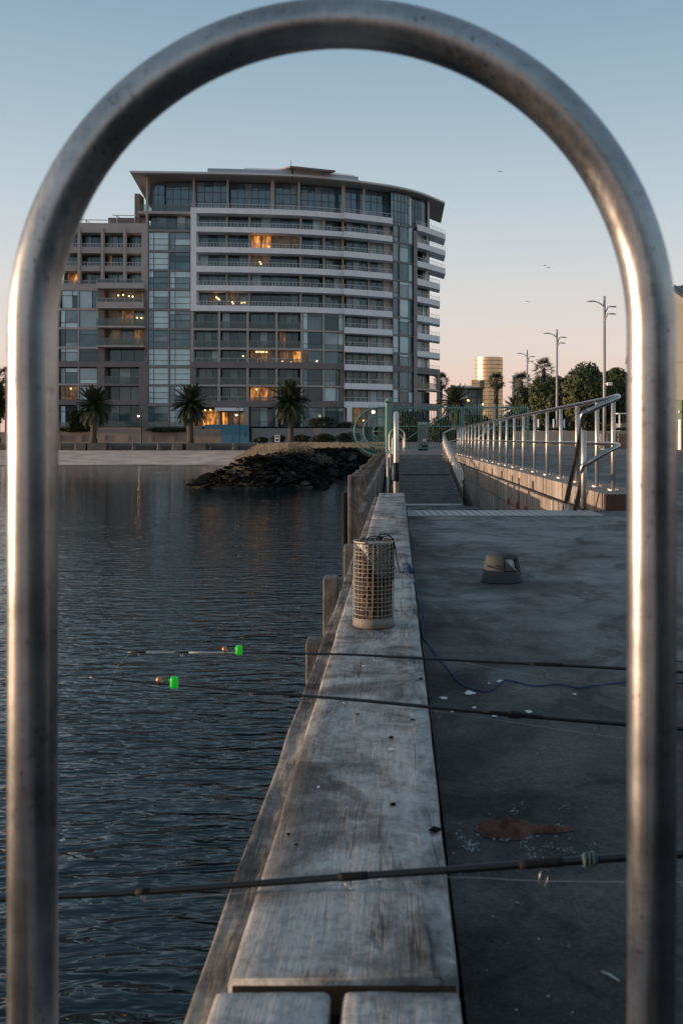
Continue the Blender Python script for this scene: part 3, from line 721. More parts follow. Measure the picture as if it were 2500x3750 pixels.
palm(-10, 1460, 1622, 139.5, 2.9, 'date palm at the left edge of the picture behind the hoop leg', seed=5, group=gp, tr=.42)
palm(22, 1375, 1622, 176, 1.9, 'small fan palm rising behind the date palm at the left edge', 'fan', 34, .2, 6)
palm(1668, 1470, 1575, 112, 2.2, 'wide bushy date palm between the tall apartment building and the small glass pavilion', seed=7, n=64, tr=.4)
palm(1884, 1488, 1570, 118, 1.7, 'low date palm at the foot of the short golden building', seed=8, n=40, tr=.35)
palm(1614, 1392, 1580, 210, 2.0, 'slim palm half hidden behind the right corner of the apartment building', 'fan', 40, .22, 9, skirt=16)
gf = 'fan palms near the street lamps'
palm(1815, 1392, 1580, 125, 1.25, 'tall shaggy fan palm in front of the golden round tower', 'fan', 46, .24, 10, gf, 34)
palm(1908, 1398, 1580, 118, 1.55, 'fan palm in front of the short golden building beside the farthest street lamp', 'fan', 34, .24, 11, gf, 22)
palm(1989, 1350, 1580, 105, 1.45, 'tallest fan palm, just left of the middle street lamp', 'fan', 32, .22, 12, gf, 26)
palm(2300, 1425, 1580, 120, 1.8, 'fan palm mostly hidden by the right leg of the hoop', 'fan', 40, .22, 13, gf, 10)

def crown(mb, cx, cy, z0, z1, rx, ry, n, leaf, rr, lobes=9):
    L = [(cx, cy, (z0 + z1) / 2, rx * .8, ry * .8, (z1 - z0) / 2 * .86)]
    for _ in range(lobes):
        a = rr.uniform(0, 6.28); e = rr.uniform(-.9, 1.15); L.append((cx + rx * .55 * math.cos(a) * math.cos(e), cy + ry * .55 * math.sin(a) * math.cos(e), (z0 + z1) / 2 + (z1 - z0) * .30 * math.sin(e), rx * rr.uniform(.34, .52), ry * rr.uniform(.34, .52), (z1 - z0) * rr.uniform(.18, .27)))
    for _ in range(n):
        l = rr.choice(L) if rr.random() < .75 else L[0]
        d = Vector((rr.gauss(0, 1), rr.gauss(0, 1), rr.gauss(0, 1))).normalized(); k = rr.uniform(.72, 1.06)
        p = Vector((l[0] + d.x * l[3] * k, l[1] + d.y * l[4] * k, l[2] + d.z * l[5] * k))
        if p.z < z0 - .1: continue
        u = (d + Vector((rr.gauss(0, .6), rr.gauss(0, .6), rr.gauss(0, .6)))).normalized(); v = u.orthogonal().normalized(); w = u.cross(v)
        s_ = leaf * rr.uniform(.6, 1.3); a = rr.uniform(0, 6.28); v2 = v * math.cos(a) + w * math.sin(a); w2 = u.cross(v2)
        mb.face([p - v2 * s_, p + w2 * s_ * .45, p + v2 * s_, p - w2 * s_ * .45])
def tree(px0, px1, ytop, ybot, Z, label, seed, mat=None, ntrunk=1, n=3600, leaf=.2, ybase=1632, group=None):
    rr = random.Random(seed); a = at(px0, ybot, Z); b = at(px1, ytop, Z); cx = (a.x + b.x) / 2; rx = (b.x - a.x) / 2; zb = at(0, ybase, Z).z
    t = thing('tree', label, 'tree', (cx, Z, zb), group)
    mb = MB(); mb.tube([(cx, Z, zb - .2), (cx + .1, Z, (zb + a.z) / 2), (cx + rr.uniform(-.3, .3), Z, a.z + .6)], [.2, .15, .12], 8)
    for k in range(5):
        an = k * 1.256; mb.tube([(cx, Z, a.z - .2), (cx + rx * .3 * math.cos(an), Z + rx * .3 * math.sin(an), a.z + (b.z - a.z) * .25), (cx + rx * .55 * math.cos(an), Z + rx * .55 * math.sin(an), a.z + (b.z - a.z) * .5)], [.1, .07, .03], 6)
    mb.build('trunk', m_bark, t, True)
    mb = MB(); crown(mb, cx, Z, a.z - .3, b.z + .25, rx * 1.16, min(rx * 1.16, 3.6), int(n * 1.25), leaf, rr); mb.build('crown', mat or m_leaf, t)
    return t
gt = 'round clipped trees on the forecourt'
tree(2042, 2240, 1338, 1552, 88, 'largest round tree, left of the nearest street lamp', 21, n=8000, group=gt)
tree(2185, 2322, 1345, 1555, 92, 'round tree between the nearest street lamp and the right leg of the hoop', 22, n=5600, group=gt)
tree(1935, 2090, 1382, 1556, 90, 'round tree directly below the middle street lamp', 23, n=5600, group=gt)
tree(1880, 1990, 1425, 1558, 96, 'dark tree at the foot of the farthest street lamp', 24, m_leaf2, n=3600, group=gt)
tree(1960, 2115, 1392, 1558, 99, 'round tree half hidden behind the lamp and its neighbours', 27, n=5000, group=gt)
tree(2190, 2300, 1362, 1558, 99, 'tree filling the gap behind the nearest street lamp', 28, n=4600, group=gt)
tree(1995, 2070, 1395, 1556, 95, 'round tree tucked between the middle street lamp and the largest round tree', 26, n=4200, group=gt)
for k, (a, b, t_, bt, z, lab) in enumerate([(1440, 1580, 1502, 1600, 122, 'dark hedge behind the green gate beside its post'), (1560, 1700, 1515, 1605, 120, 'dark hedge behind the middle of the green gate'), (1680, 1830, 1508, 1605, 119, 'dark hedge behind the right half of the green gate'), (1810, 1960, 1500, 1600, 117, 'dark hedge at the right end of the green gate'), (1935, 2060, 1490, 1600, 104, 'dark hedge behind the trees under the middle street lamp'), (2040, 2180, 1480, 1600, 103, 'dark hedge behind the largest round tree'), (2160, 2330, 1470, 1600, 102, 'dark hedge behind the nearest street lamp')]):
    A_ = at(a, bt, z); B_ = at(b, t_, z); mb = MB(); crown(mb, (A_.x + B_.x) / 2, z, .9, B_.z, (B_.x - A_.x) / 2 * 1.15, 1.5, 4200, .2, random.Random(40 + k), 12)
    tag(mb.build('hedge', m_leaf2, loc=((A_.x + B_.x) / 2, z, 1.8)), lab, 'hedge')
for k, (a, b, t_, bt, z, mt, lab, nm) in enumerate([(262, 332, 1503, 1570, 148.5, m_leaf2, 'dark square clipped hedge behind the left beach palm', 'hedge'), (205, 350, 1563, 1584, 149, m_leaf2, 'low dark hedge on the terrace below the square hedge', 'hedge'), (520, 682, 1563, 1584, 149.2, m_leaf2, 'long low dark hedge on the terrace in front of green glass', 'hedge'), (985, 1050, 1590, 1625, 145, m_leaf2, 'round dark shrub left of the right-hand beach palm', 'shrub'), (1066, 1140, 1590, 1625, 145, m_leaf2, 'dark shrub right of the right-hand beach palm', 'shrub'), (925, 985, 1600, 1625, 146, m_leaf2, 'small loose shrub beside the blue hoarding', 'shrub'), (1130, 1240, 1588, 1625, 143, m_leaf2, 'dark mounded shrub below the garden wall', 'shrub'), (1225, 1330, 1582, 1628, 141, m_leaf2, 'dark shrub behind the gate fan', 'shrub'), (1120, 1240, 1525, 1570, 152, m_leaf2, 'spiky dark planting on the terrace behind the garden fence', 'shrub'), (1225, 1320, 1545, 1575, 152, m_leaf2, 'dark planting under the projecting bay', 'shrub')]):
    A_ = at(a, bt, z); B_ = at(b, t_, z); mb = MB(); rr = random.Random(60 + k)
    if k == 0:
        for _ in range(2200):
            p = Vector((rr.uniform(A_.x, B_.x), z + rr.uniform(-.8, .8), rr.uniform(A_.z, B_.z))); u = Vector((rr.gauss(0, 1), rr.gauss(0, 1), rr.gauss(0, 1))).normalized() * .2; v = u.orthogonal() * .5
            mb.face([p - u, p + v, p + u, p - v])
    else: crown(mb, (A_.x + B_.x) / 2, z, A_.z, B_.z, (B_.x - A_.x) / 2, 1.0, 1500, .17, rr, 10)
    tag(mb.build(nm, mt, loc=((A_.x + B_.x) / 2, z, A_.z)), lab, nm)

# street lamps with three arms
m_pole = plain('galvanised_pole', (.30, .31, .33), .45, .1)
def street_lamp(Z, label, X):
    base = Vector((X, Z, DZ - .004)); t = thing('street_lamp', label, 'street lamp', base, 'three-armed street lamps on the forecourt')
    H = 8.33 + EYE - DZ; k = 1.0; z = base.z
    MB().tube([(X, Z, z), (X, Z, z + 3.2), (X, Z, z + H)], [.11, .095, .07], 10).build('pole', m_pole, t, True)
    MB().lathe([(.24, 0), (.24, .05), (.13, .08)], (X, Z, z), 12).build('base_plate', m_pole, t)
    for (dx, zt, zr, dy) in [(-.62, 7.98, 7.66, -.1), (.32, 7.70, 7.12, .2), (.12, 7.18, 6.78, -.5)]:
        e = EYE; p0 = Vector((X, Z, e + zr)); p2 = Vector((X + dx, Z + dy, e + zt)); pts = []
        for i in range(7):
            s_ = i / 6; pts.append((p0.x + (p2.x - p0.x) * s_, p0.y + (p2.y - p0.y) * s_, p0.z + (p2.z - p0.z) * (1 - (1 - s_) ** 1.8)))
        MB().tube(pts, [.055, .05, .045, .04, .036, .033, .03], 8).build('arm', m_pole, t, True)
        sg = 1 if dx > 0 else -1; q = Vector(pts[-1]); mb = MB(); mb.tube([q - Vector((.12 * sg, 0, 0)), q + Vector((.1 * sg, 0, .02)), q + Vector((.34 * sg, 0, .01)), q + Vector((.5 * sg, 0, -.02))], [.05, .10, .10, .03], 8, flat=.45); mb.build('lamp_head', m_pole, t, True)
street_lamp(60, 'nearest and tallest-looking three-armed street lamp at the right', 12.45)
street_lamp(79, 'middle three-armed street lamp beside the tallest fan palm', 12.63)
street_lamp(98.6, 'farthest three-armed street lamp beside the golden building', 12.83)
mb = MB(); p = at(2222, 1405, 59.7); mb.bbox(p.x - .02, p.x + .28, p.y - .12, p.y + .1, p.z - .12, p.z + .08, .02); mb.tube([(12.5, 59.9, p.z), (p.x + .1, p.y, p.z)], .03, 6); tag(mb.build('security_camera', m_white, loc=p), 'small white security camera box on the nearest street lamp', 'camera')
def prom_lamp(px, y0, y1, Z, label, ybulb):
    b = at(px, y1, Z); t = at(px, y0, Z); th = thing('promenade_lamp', label, 'lamp post', b, 'hooked lamp posts on the promenade')
    pts = [b, (b.x, Z, t.z - .5)] + [(b.x - .22 + .22 * math.cos(a), Z, t.z - .5 + .3 * math.sin(a)) for a in (R(30), R(70), R(110), R(150), R(180))]
    MB().tube(pts, .05, 6).build('post', m_frame, th, True)
    l = at(px, ybulb, Z); MB().lathe([(.05, .3), (.2, .12), (.22, .05)], (b.x - .44, Z, l.z), 8).build('shade', m_frame, th, True); MB().ball((b.x - .44, Z, l.z), .13, 8).build('bulb', m_lantern, th, True)
prom_lamp(519, 1490, 1640, 139.8, 'hooked promenade lamp glowing before the beige terrace wall', 1523)
prom_lamp(877, 1488, 1634, 139.8, 'hooked promenade lamp glowing before the blue hoarding', 1519)
th = thing('wall_lamp', 'bright lamp glowing under the projecting bay, seen through the gate fan', 'lamp', at(1366, 1509, 148)); MB().ball(at(1366, 1509, 148), .24, 8).build('bulb', m_lantern, th, True); MB().tube([at(1366, 1500, 148), at(1366, 1620, 148.1)], .04, 6).build('post', m_frame, th)
mb = MB(); p = at(1015, 1606, 120); mb.box(p.x - .32, p.x + .32, 120, 120.06, p.z - .4, p.z + .42); ns = mb.build('notice_sign', m_white, loc=p); tag(ns, 'small white notice sign on a post above the dry grass', 'sign')
mb = MB(); mb.box(p.x - .22, p.x + .22, 119.98, 119.995, p.z + .12, p.z + .3); mb.box(p.x - .22, p.x + .22, 119.98, 119.995, p.z - .28, p.z - .05); mb.build('sign_symbol', m_frame, ns); MB().tube([(p.x, 120.1, 1.5), (p.x, 120.1, p.z + .4)], .04, 6).build('post', m_frame, ns)

# sun-gilded round tower and its neighbour, far away
def gold():
    M = Mat('sun_gold_glass'); v = M.map((.25, .25, .3)); n_ = M.noise(v, 1, 3); M.set(M.ramp(n_, [(.3, (.66, .46, .27)), (.7, (.82, .60, .38))]), .40, .8); return M.m  # gold of the reflected low sun is put into the glass colour
m_sun_gold = gold()
Zt = 600; c = at(1789.5, 1590, Zt); r_ = 50.5 * Zt / FPX
tw = thing('round_tower', 'far round glass tower gleaming gold in the low sun', 'tower', (c.x, Zt, 1.76))
ys = [1310, 1324] + [1324 + 14.2 * i for i in range(1, 21)]
for i in range(len(ys) - 1):
    zt = at(0, ys[i], Zt).z; zb = at(0, ys[i + 1], Zt).z
    MB().lathe([(r_, zb + .30), (r_, zt)], (c.x, Zt, 0), 48, cap=False).build('glass_storey', m_sun_gold, tw, True)
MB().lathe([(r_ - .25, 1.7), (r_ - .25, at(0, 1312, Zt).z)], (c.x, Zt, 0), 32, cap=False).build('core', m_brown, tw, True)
mb = MB()
a = at(1726, 1391, 590); b = at(1757, 1500, 590)
for i in range(8):
    y0 = 1391 + 14 * i; mb2 = MB(); wallbox(mb2, 1726, 1755, y0, y0 + 12.6, 592, 8); mb2.build('wing_panel', m_sun_gold, tw)
wallbox(MB(), 1755, 1766, 1391, 1420, 591.2, 2).build('wing_recess', m_brown, tw); wallbox(MB(), 1727, 1756, 1393, 1500, 592.6, 6).build('wing_core', m_frame, tw)
sb = thing('short_building', 'short pale building lit gold by the low sun behind the fan palms', 'building', at(1888, 1590, 500))
q = [at(1871, 1500, 500), at(1910, 1500, 500), at(1910, 1500, 520), at(1871, 1500, 520)]; u = [at(1876, 1374, 500), at(1908, 1374, 500), at(1908, 1374, 520), at(1876, 1374, 520)]
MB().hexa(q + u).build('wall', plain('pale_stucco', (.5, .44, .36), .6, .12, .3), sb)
for i in range(9): wallbox(MB(), 1873.5 + .25 * (8 - i) * 0, 1908, 1388 + 12 * i, 1389 + 12 * i, 499.9, .3).build('floor_line', m_tan, sb)
# small glass pavilion
pv = thing('glass_pavilion', 'small dark glazed pavilion with a flat overhanging roof below the golden tower', 'building', at(1735, 1600, 132))
def pbox(x0, x1, y0, y1, Z, th_, name, mat): return wallbox(MB(), x0, x1, y0, y1, Z, th_).build(name, mat, pv)
pbox(1640, 1772, 1418, 1424, 131, 9, 'roof', m_darkmetal); pbox(1655, 1740, 1412, 1418, 133, 6, 'upper_roof', m_roof)
pbox(1645, 1766, 1424, 1600, 133.2, 6, 'body', m_room)
for i in range(6): window_ = pbox(1716 + i * 8.6, 1723.6 + i * 8.6, 1427, 1452, 132.9, .2, 'pane', g_teal); pbox(1716 + i * 8.6, 1723.6 + i * 8.6, 1456, 1520, 132.9, .2, 'pane', g_teal)
pbox(1714, 1768, 1452, 1456, 132.7, .3, 'transom', m_darkmetal); pbox(1648, 1713, 1428, 1520, 132.9, .2, 'pane', g_mid)
p = at(1713, 1467, 132); MB().ball(p, .15, 8).build('wall_lamp', m_bulb, pv, True)
for px, y in ((1767, 1481),): p = at(px, y, 131); MB().ball(p, .11, 8).build('wall_lamp', m_bulb, pv, True)

# weatherboard house at the right edge
m_board = plain('cream_boards', (.24, .235, .205), .6, .1, .8); m_green = plain('green_boards', (.13, .21, .11), .6, .15); m_added_shed = plain('added_shed_boards', (.06, .058, .055), .85, .3, 1); m_tile = plain('roof_iron', (.10, .105, .11), .5, .2, 1)
hx, hy0, hy1, hr = 16.75, 50.0, 66.0, 60.0; ze = 2.1 + 6.3; zr = EYE + (1590 - 1056) * 60 / FPX
hs = thing('weatherboard_house', 'cream weatherboard house with a dark iron roof at the right edge', 'house', (hx, hr, 2.1))
mb = MB()
nb = 50
for i in range(nb):
    z0 = 2.1 + i * .14; z1 = z0 + .14
    if z1 > ze: break
    if 3.2 < z0 < 5.1: continue
    mb.hexa([(hx - .025, hy0, z0), (hx + .1, hy0, z0), (hx + .1, hy1, z0), (hx - .025, hy1, z0), (hx, hy0, z1), (hx + .1, hy0, z1), (hx + .1, hy1, z1), (hx, hy1, z1)])
for i in range(30):
    z0 = ze + i * .14; w = (1 - (z0 - ze) / (zr - ze)) * (hr - hy0)
    if w <= .2: break
    mb.hexa([(hx - .025, hr - w, z0), (hx + .1, hr - w, z0), (hx + .1, hr + w, z0), (hx - .025, hr + w, z0), (hx, hr - w, z0 + .14), (hx + .1, hr - w, z0 + .14), (hx + .1, hr + w, z0 + .14), (hx, hr + w, z0 + .14)])
mb.build('cladding', m_board, hs, kind='stuff')
MB().box(hx + .1, hx + 9, hy0, hy1, 2.1, ze).build('wall', m_board, hs)
MB().box(hx - .02, hx + .1, hy0, hy1, 3.25, 5.05).build('green_band', m_green, hs)
rf = None
for sgn in (-1, 1):
    e = hr + sgn * (hr - hy0 + .5); k = -.45
    mb = MB(); mb.hexa([(hx - .6, e, ze - .2), (hx + 10, e, ze - .2), (hx + 10, hr, zr), (hx - .6, hr, zr), (hx - .6, e, ze - .05), (hx + 10, e, ze - .05), (hx + 10, hr, zr + .15), (hx - .6, hr, zr + .15)] if sgn < 0 else [(hx - .6, hr, zr), (hx + 10, hr, zr), (hx + 10, e, ze - .2), (hx - .6, e, ze - .2), (hx - .6, hr, zr + .15), (hx + 10, hr, zr + .15), (hx + 10, e, ze - .05), (hx - .6, e, ze - .05)]); rf = mb.build('roof_slope', m_tile, hs)
    mb = MB(); mb.hexa([(hx - .64, e, ze - .42), (hx - .58, e, ze - .42), (hx - .58, hr, zr - .24), (hx - .64, hr, zr - .24), (hx - .64, e, ze - .02), (hx - .58, e, ze - .02), (hx - .58, hr, zr + .17), (hx - .64, hr, zr + .17)]); mb.build('bargeboard', m_board, hs)
    if sgn < 0:
        mb = MB()
        for i in range(26): x = hx - .5 + i * .4; mb.hexa([(x, e, ze - .05), (x + .06, e, ze - .05), (x + .06, hr, zr + .15), (x, hr, zr + .15), (x, e, ze + .02), (x + .06, e, ze + .02), (x + .06, hr, zr + .22), (x, hr, zr + .22)])
        mb.build('roof_rib', m_tile, rf, kind='stuff')
MB().box(hx - .09, hx - .03, hy0, hy1, 7.28, 7.36).build('string_course', m_board, hs); MB().box(hx - .09, hx - .03, hy0, hy1, 5.05, 5.2).build('string_course', m_board, hs)
for (y0, y1, z0, z1) in [(56.2, 57.0, 5.9, 7.1), (53.0, 53.9, 5.9, 7.1)]: f_ = MB().box(hx - .1, hx - .02, y0, y1, z0, z1).build('window', m_white, hs); MB().box(hx - .115, hx - .10, y0 + .1, y1 - .1, z0 + .1, z1 - .1).build('pane', g_dark, f_)
MB().tube([(hx - .12, 58.2, 2.1), (hx - .12, 58.2, 5.0)], .06, 8).build('downpipe', m_darkmetal, hs); MB().box(hx - .06, hx - .02, 58.8, 59.3, 2.1, 3.9).build('door_panel', m_white, hs)
p = Vector((hx - .12, 58.8, 4.35)); MB().ball(p, .1, 8).build('wall_lamp', m_white, hs, True)

# low beige wall, planters and slim posts in front of the trees
lw = thing('planter_wall', 'low beige planter wall below the round clipped trees', 'wall', at(2110, 1636, 74))
a = at(1884, 1636, 74); b = at(2330, 1636, 74); MB().box(a.x, b.x, 74, 74.4, DZ - .1, at(0, 1578, 74).z).build('wall_panel', plain('beige_wall', (.42, .36, .30), .85, .1), lw)
mb = MB(); rr = random.Random(5)
for i in range(1500):
    px = rr.uniform(1884, 2330); p = at(px, 1576, 74 + rr.uniform(.2, 1.2)); u = Vector((rr.gauss(0, .1), rr.gauss(0, .1), rr.uniform(.05, .28))); v = Vector((.05, .02, 0)); mb.face([p - v, p + v, p + u])
tag(mb.build('ground_cover', m_leaf2, kind='stuff'), 'dark ground cover plants along the top of the beige planter wall', 'plants')
for (px, w) in [(2026, 5), (2040, 5), (2064, 5), (1970, 4)]:
    p = at(px, 1576, 79); q = at(px, 1535, 79); o = MB().tube([(p.x, 79, 1.9), (p.x, 79, q.z)], .07, 8).build('bollard', m_white, loc=(p.x, 79, 1.9), smooth=True); tag(o, 'slim pale post under the round clipped trees', 'post', 'slim pale posts under the trees')
o = MB().lathe([(.32, 0), (.34, .95), (.30, .97), (.26, .9)], (at(2204, 1638, 64).x, 64, DZ), 20).build('concrete_bin', m_grey, smooth=True, loc=(at(2204, 1638, 64).x, 64, DZ)); tag(o, 'pale round concrete bin left of the nearest street lamp base', 'bin')
o = MB().lathe([(.42, 0), (.44, .95), (.40, .97), (.36, .9)], (at(2232, 1638, 63).x, 63, DZ), 20).build('metal_bin', m_darkmetal, smooth=True, loc=(at(2232, 1638, 63).x, 63, DZ)); tag(o, 'dark round bin right of the nearest street lamp base', 'bin')
hw = thing('small_kiosk', 'small grey kiosk with a white slab roof behind the railing corner', 'kiosk', at(2280, 1600, 84)); wallbox(MB(), 2262, 2330, 1512, 1516, 84, 3).build('roof', m_white, hw); wallbox(MB(), 2272, 2330, 1550, 1610, 84.5, 2).build('wall', m_grey, hw); wallbox(MB(), 2266, 2270, 1516, 1610, 84.2, .2).build('post', m_white, hw); wallbox(MB(), 2280, 2330, 1516, 1550, 84.8, .2).build('window', g_dark, hw)
br = thing('brick_planter', 'low brown brick planter beyond the railing corner', 'planter', at(2290, 1640, 66)); m_br = plain('brown_brick', (.20, .14, .11), .9, .3)
for j in range(6):
    for i in range(9):
        z0 = DZ + j * .16; x0 = at(2256, 1640, 66).x + i * .26 + (.13 if j % 2 else 0)
        MB().box(x0, x0 + .245, 66, 66.3, z0, z0 + .148).build('brick', m_br, br)

# birds
for k, (px, y, s_, lab) in enumerate([(1831, 629, .55, 'distant bird gliding alone high above the right end of the building'), (1994, 973, .35, 'upper bird of the pair flying above the street lamps'), (2007, 981, .35, 'lower bird of the pair flying above the street lamps'), (1930, 1105, .4, 'faint small bird low above the golden tower')]):
    p = at(px, y, 120); mb = MB(); mb.tube([p + Vector((-.12, 0, 0)), p, p + Vector((.2, .1, .02))], [.02, .06, .02], 6)
    for sg in (-1, 1): mb.face([p + Vector((.05, 0, .02)), p + Vector((-.06, 0, .02)), p + Vector((sg * s_ * .6, .1, .2)), p + Vector((sg * s_ * 1.1, .1, .1))]); mb.face([p + Vector((.05, 0, .03)), p + Vector((sg * s_ * 1.1, .1, .11)), p + Vector((sg * s_ * .6, .1, .21)), p + Vector((-.06, 0, .03))])
    o = mb.build('bird', m_darkmetal, loc=p); o.scale = (.55,) * 3; tag(o, lab, 'bird')
# person walking
sk = bpy.data.meshes.new('person'); J = dict(pelvis=(0, 0, .92), chest=(0, -.02, 1.25), neck=(0, 0, 1.48), head=(.0, -.03, 1.57), top=(0, -.02, 1.70), ls=(-.19, 0, 1.40), le=(-.27, .05, 1.13), lh=(-.24, -.10, .90), rs=(.19, 0, 1.40), re=(.26, -.04, 1.13), rh=(.27, -.14, .93), lp=(-.09, 0, .88), lk=(-.12, -.10, .48), lf=(-.10, .06, .08), lt=(-.10, -.10, .04), rp=(.09, 0, .88), rk=(.10, .08, .48), rf=(.12, .16, .09), rt=(.12, .0, .05))
names = list(J); RAD = dict(pelvis=.15, chest=.16, neck=.06, head=.09, top=.075, ls=.06, le=.045, lh=.04, rs=.06, re=.045, rh=.04, lp=.09, lk=.06, lf=.045, lt=.04, rp=.09, rk=.06, rf=.045, rt=.04)
ED = [('pelvis', 'chest'), ('chest', 'neck'), ('neck', 'head'), ('head', 'top'), ('chest', 'ls'), ('ls', 'le'), ('le', 'lh'), ('chest', 'rs'), ('rs', 're'), ('re', 'rh'), ('pelvis', 'lp'), ('lp', 'lk'), ('lk', 'lf'), ('lf', 'lt'), ('pelvis', 'rp'), ('rp', 'rk'), ('rk', 'rf'), ('rf', 'rt')]
sk.from_pydata([J[n_] for n_ in names], [(names.index(a), names.index(b)) for a, b in ED], [])
po = bpy.data.objects.new('person', sk); COL.objects.link(po); mo = po.modifiers.new('skin', 'SKIN'); po.modifiers.new('sub', 'SUBSURF').render_levels = 1
for i, n_ in enumerate(names): sk.skin_vertices[0].data[i].radius = (RAD[n_], RAD[n_]); sk.skin_vertices[0].data[i].use_root = (n_ == 'pelvis')
M = Mat('person_clothes'); s_ = M.n.new('ShaderNodeSeparateXYZ'); M.link(M.tc.outputs['Object'], s_.inputs[0])
M.set(M.ramp(M.math('MULTIPLY', s_.outputs[2], .5), [(0, (.5, .5, .5)), (.055, (.3, .19, .14)), (.27, (.02, .02, .025)), (.48, (.20, .21, .23)), (.735, (.3, .19, .14)), (.815, (.04, .03, .025))], 'CONSTANT'), .8)
sk.materials.append(M.m); po.location = (at(1782, 1637, 71).x, 71, DZ - .008); po.rotation_euler[2] = R(60)
tag(po, 'person in a grey top and dark shorts walking beyond the railing', 'person')

# ------------------------------------------------------------------ groyne: earth bank, rocks, dry grass, scrub
POLY = [(-12.0, 57), (-8.5, 55.3), (-4.5, 56.5), (-4.2, 65), (-3.6, 79), (.5, 82), (1.5, 139.5), (-20, 139.5), (-19, 112), (-15, 92), (-11, 75), (-11.2, 60.5)]
def seg_d(x, y, a, b):
    ax, ay = a; bx, by = b; dx, dy = bx - ax, by - ay; t = max(0, min(1, ((x - ax) * dx + (y - ay) * dy) / (dx * dx + dy * dy))); return math.hypot(x - ax - t * dx, y - ay - t * dy)
def inside(x, y, P_=POLY):
    c = False
    for i in range(len(P_)):
        (x1, y1), (x2, y2) = P_[i], P_[i - 1]
        if (y1 > y) != (y2 > y) and x < (x2 - x1) * (y - y1) / (y2 - y1) + x1: c = not c
    return c
WE = [(POLY[i], POLY[(i + 1) % 12]) for i in (0, 1, 2, 3, 4, 7, 8, 9, 10, 11)]
FRONT = WE[:5]
def bank_z(x, y):
    d = min(seg_d(x, y, a, b) for a, b in WE); d = d if inside(x, y) else -d
    return max(-1.2, min(1.5 + .22 * max(0, min(1, (y - 64) / 20)), .56 * d)) + .06 * noise.noise((x * .6, y * .6, 4)) + (.04 * min(0, d) * 3)
m_earth = plain('bank_earth', (.085, .07, .055), .95, .4, 1.2, fine=9)
grid('bank', -23, 2, 53, 139.4, 75, 130, lambda x, y: bank_z(x, y) - .05, m_earth, keep=lambda x, y, z: inside(x, y) or bank_z(x, y) > -1.0)
def rock_mat():
    M = Mat('dark_rock'); v = M.map((1, 1, 1)); a = M.noise(v, 1.6, 5, .65); b = M.noise(v, 9, 4, .7)
    col = M.ramp(M.mix(.5, a, b), [(.32, (.006, .006, .0055)), (.55, (.016, .0148, .0135)), (.72, (.06, .055, .05))])
    col = M.mix(1.0, col, M.ramp(M.rnd(), [(0, .6), (1, 1.5)]), 'MULTIPLY'); M.set(col, .9, 0, .12); M.bump(b, 1.0, .08); return M.m
m_rock = rock_mat(); ROCKS = []
for k in range(7):
    bm = bmesh.new(); bmesh.ops.create_icosphere(bm, subdivisions=3, radius=1); rr = random.Random(k)
    cuts = [(Vector((rr.gauss(0, 1), rr.gauss(0, 1), rr.gauss(0, 1))).normalized(), rr.uniform(.5, .8)) for _ in range(11)]
    for v in bm.verts:
        p = v.co.copy()
        for d, c_ in cuts:
            e = p.dot(d)
            if e > c_: p -= d * (e - c_)
        p *= 1 + .07 * noise.noise(p * 3 + Vector((k, 0, 0))); v.co = p
    mb = MB(); mb.addbm(bm); ROCKS.append(take_mesh(mb.build('boulder', m_rock)))
rr = random.Random(31); placed = []; n_ = 0
while n_ < 296:
    x = rr.uniform(-12.3, 0); y = rr.uniform(54.6, 84)
    df = min(seg_d(x, y, a, b) for a, b in FRONT); ins = inside(x, y)
    if (not ins and df > .35) or df > 4.2: continue
    s_ = rr.uniform(.25, .66) * (1.15 if df < 1.5 else .85)
    if any(math.hypot(x - a, y - b) < (s_ + c_) * .5 for a, b, c_ in placed): s_ *= .55
    placed.append((x, y, s_)); z = max(-.05, bank_z(x, y)); n_ += 1
    o = shared('boulder', rr.choice(ROCKS), None, (x, y, z - .05), (rr.uniform(-.35, .35), rr.uniform(-.35, .35), rr.uniform(0, 6.28)), (s_ * rr.uniform(.9, 1.5), s_ * rr.uniform(.75, 1.1), s_ * rr.uniform(.28, .5)))
    tag(o, 'dark angular boulder in the rock groyne beside the water', 'boulder', 'boulders of the rock groyne')
mb = MB(); rr = random.Random(32)
for _ in range(7500):
    x = rr.uniform(-12.4, .2); y = rr.uniform(54.8, 84)
    df = min(seg_d(x, y, a, b) for a, b in FRONT)
    if not inside(x, y) or df > 4.6: continue
    z = bank_z(x, y); c_ = Vector((x, y, z + .02)); q = [c_ + Vector((rr.gauss(0, .2), rr.gauss(0, .16), abs(rr.gauss(0, .10)))) for _ in range(5)]
    for f3 in ((0, 1, 2), (0, 2, 3), (1, 2, 4), (2, 3, 4), (0, 1, 4), (0, 3, 4)): mb.face([q[k] for k in f3])
tag(mb.build('rubble', m_rock, kind='stuff'), 'dark rubble filling the gaps between the groyne boulders', 'rubble')
def tufts(name, n, test, zf, mat, h, label, seed, w=.02, box_=(-22, 1, 56, 139)):
    rr = random.Random(seed); mb = MB(); c = 0
    while c < n:
        x = rr.uniform(box_[0], box_[1]); y = box_[2] + (box_[3] - box_[2]) * rr.random() ** 1.5
        if not test(x, y): continue
        c += 1; z = zf(x, y); hh = h * rr.uniform(.5, 1.3) * (.6 + .8 * (noise.noise((x * .4, y * .25, 9)) + .5))
        for _ in range(7):
            a = rr.uniform(0, 6.28); d = Vector((math.cos(a), math.sin(a), 0)); b = Vector((x, y, z)) + d * rr.uniform(0, .16); t = b + d * hh * rr.uniform(.2, .9) + Vector((0, 0, hh * rr.uniform(.5, 1.1))); s_ = Vector((-d.y, d.x, 0)) * w
            mb.face([b - s_, b + s_, t])
    return tag(mb.build(name, mat, kind='stuff'), label, 'grass')
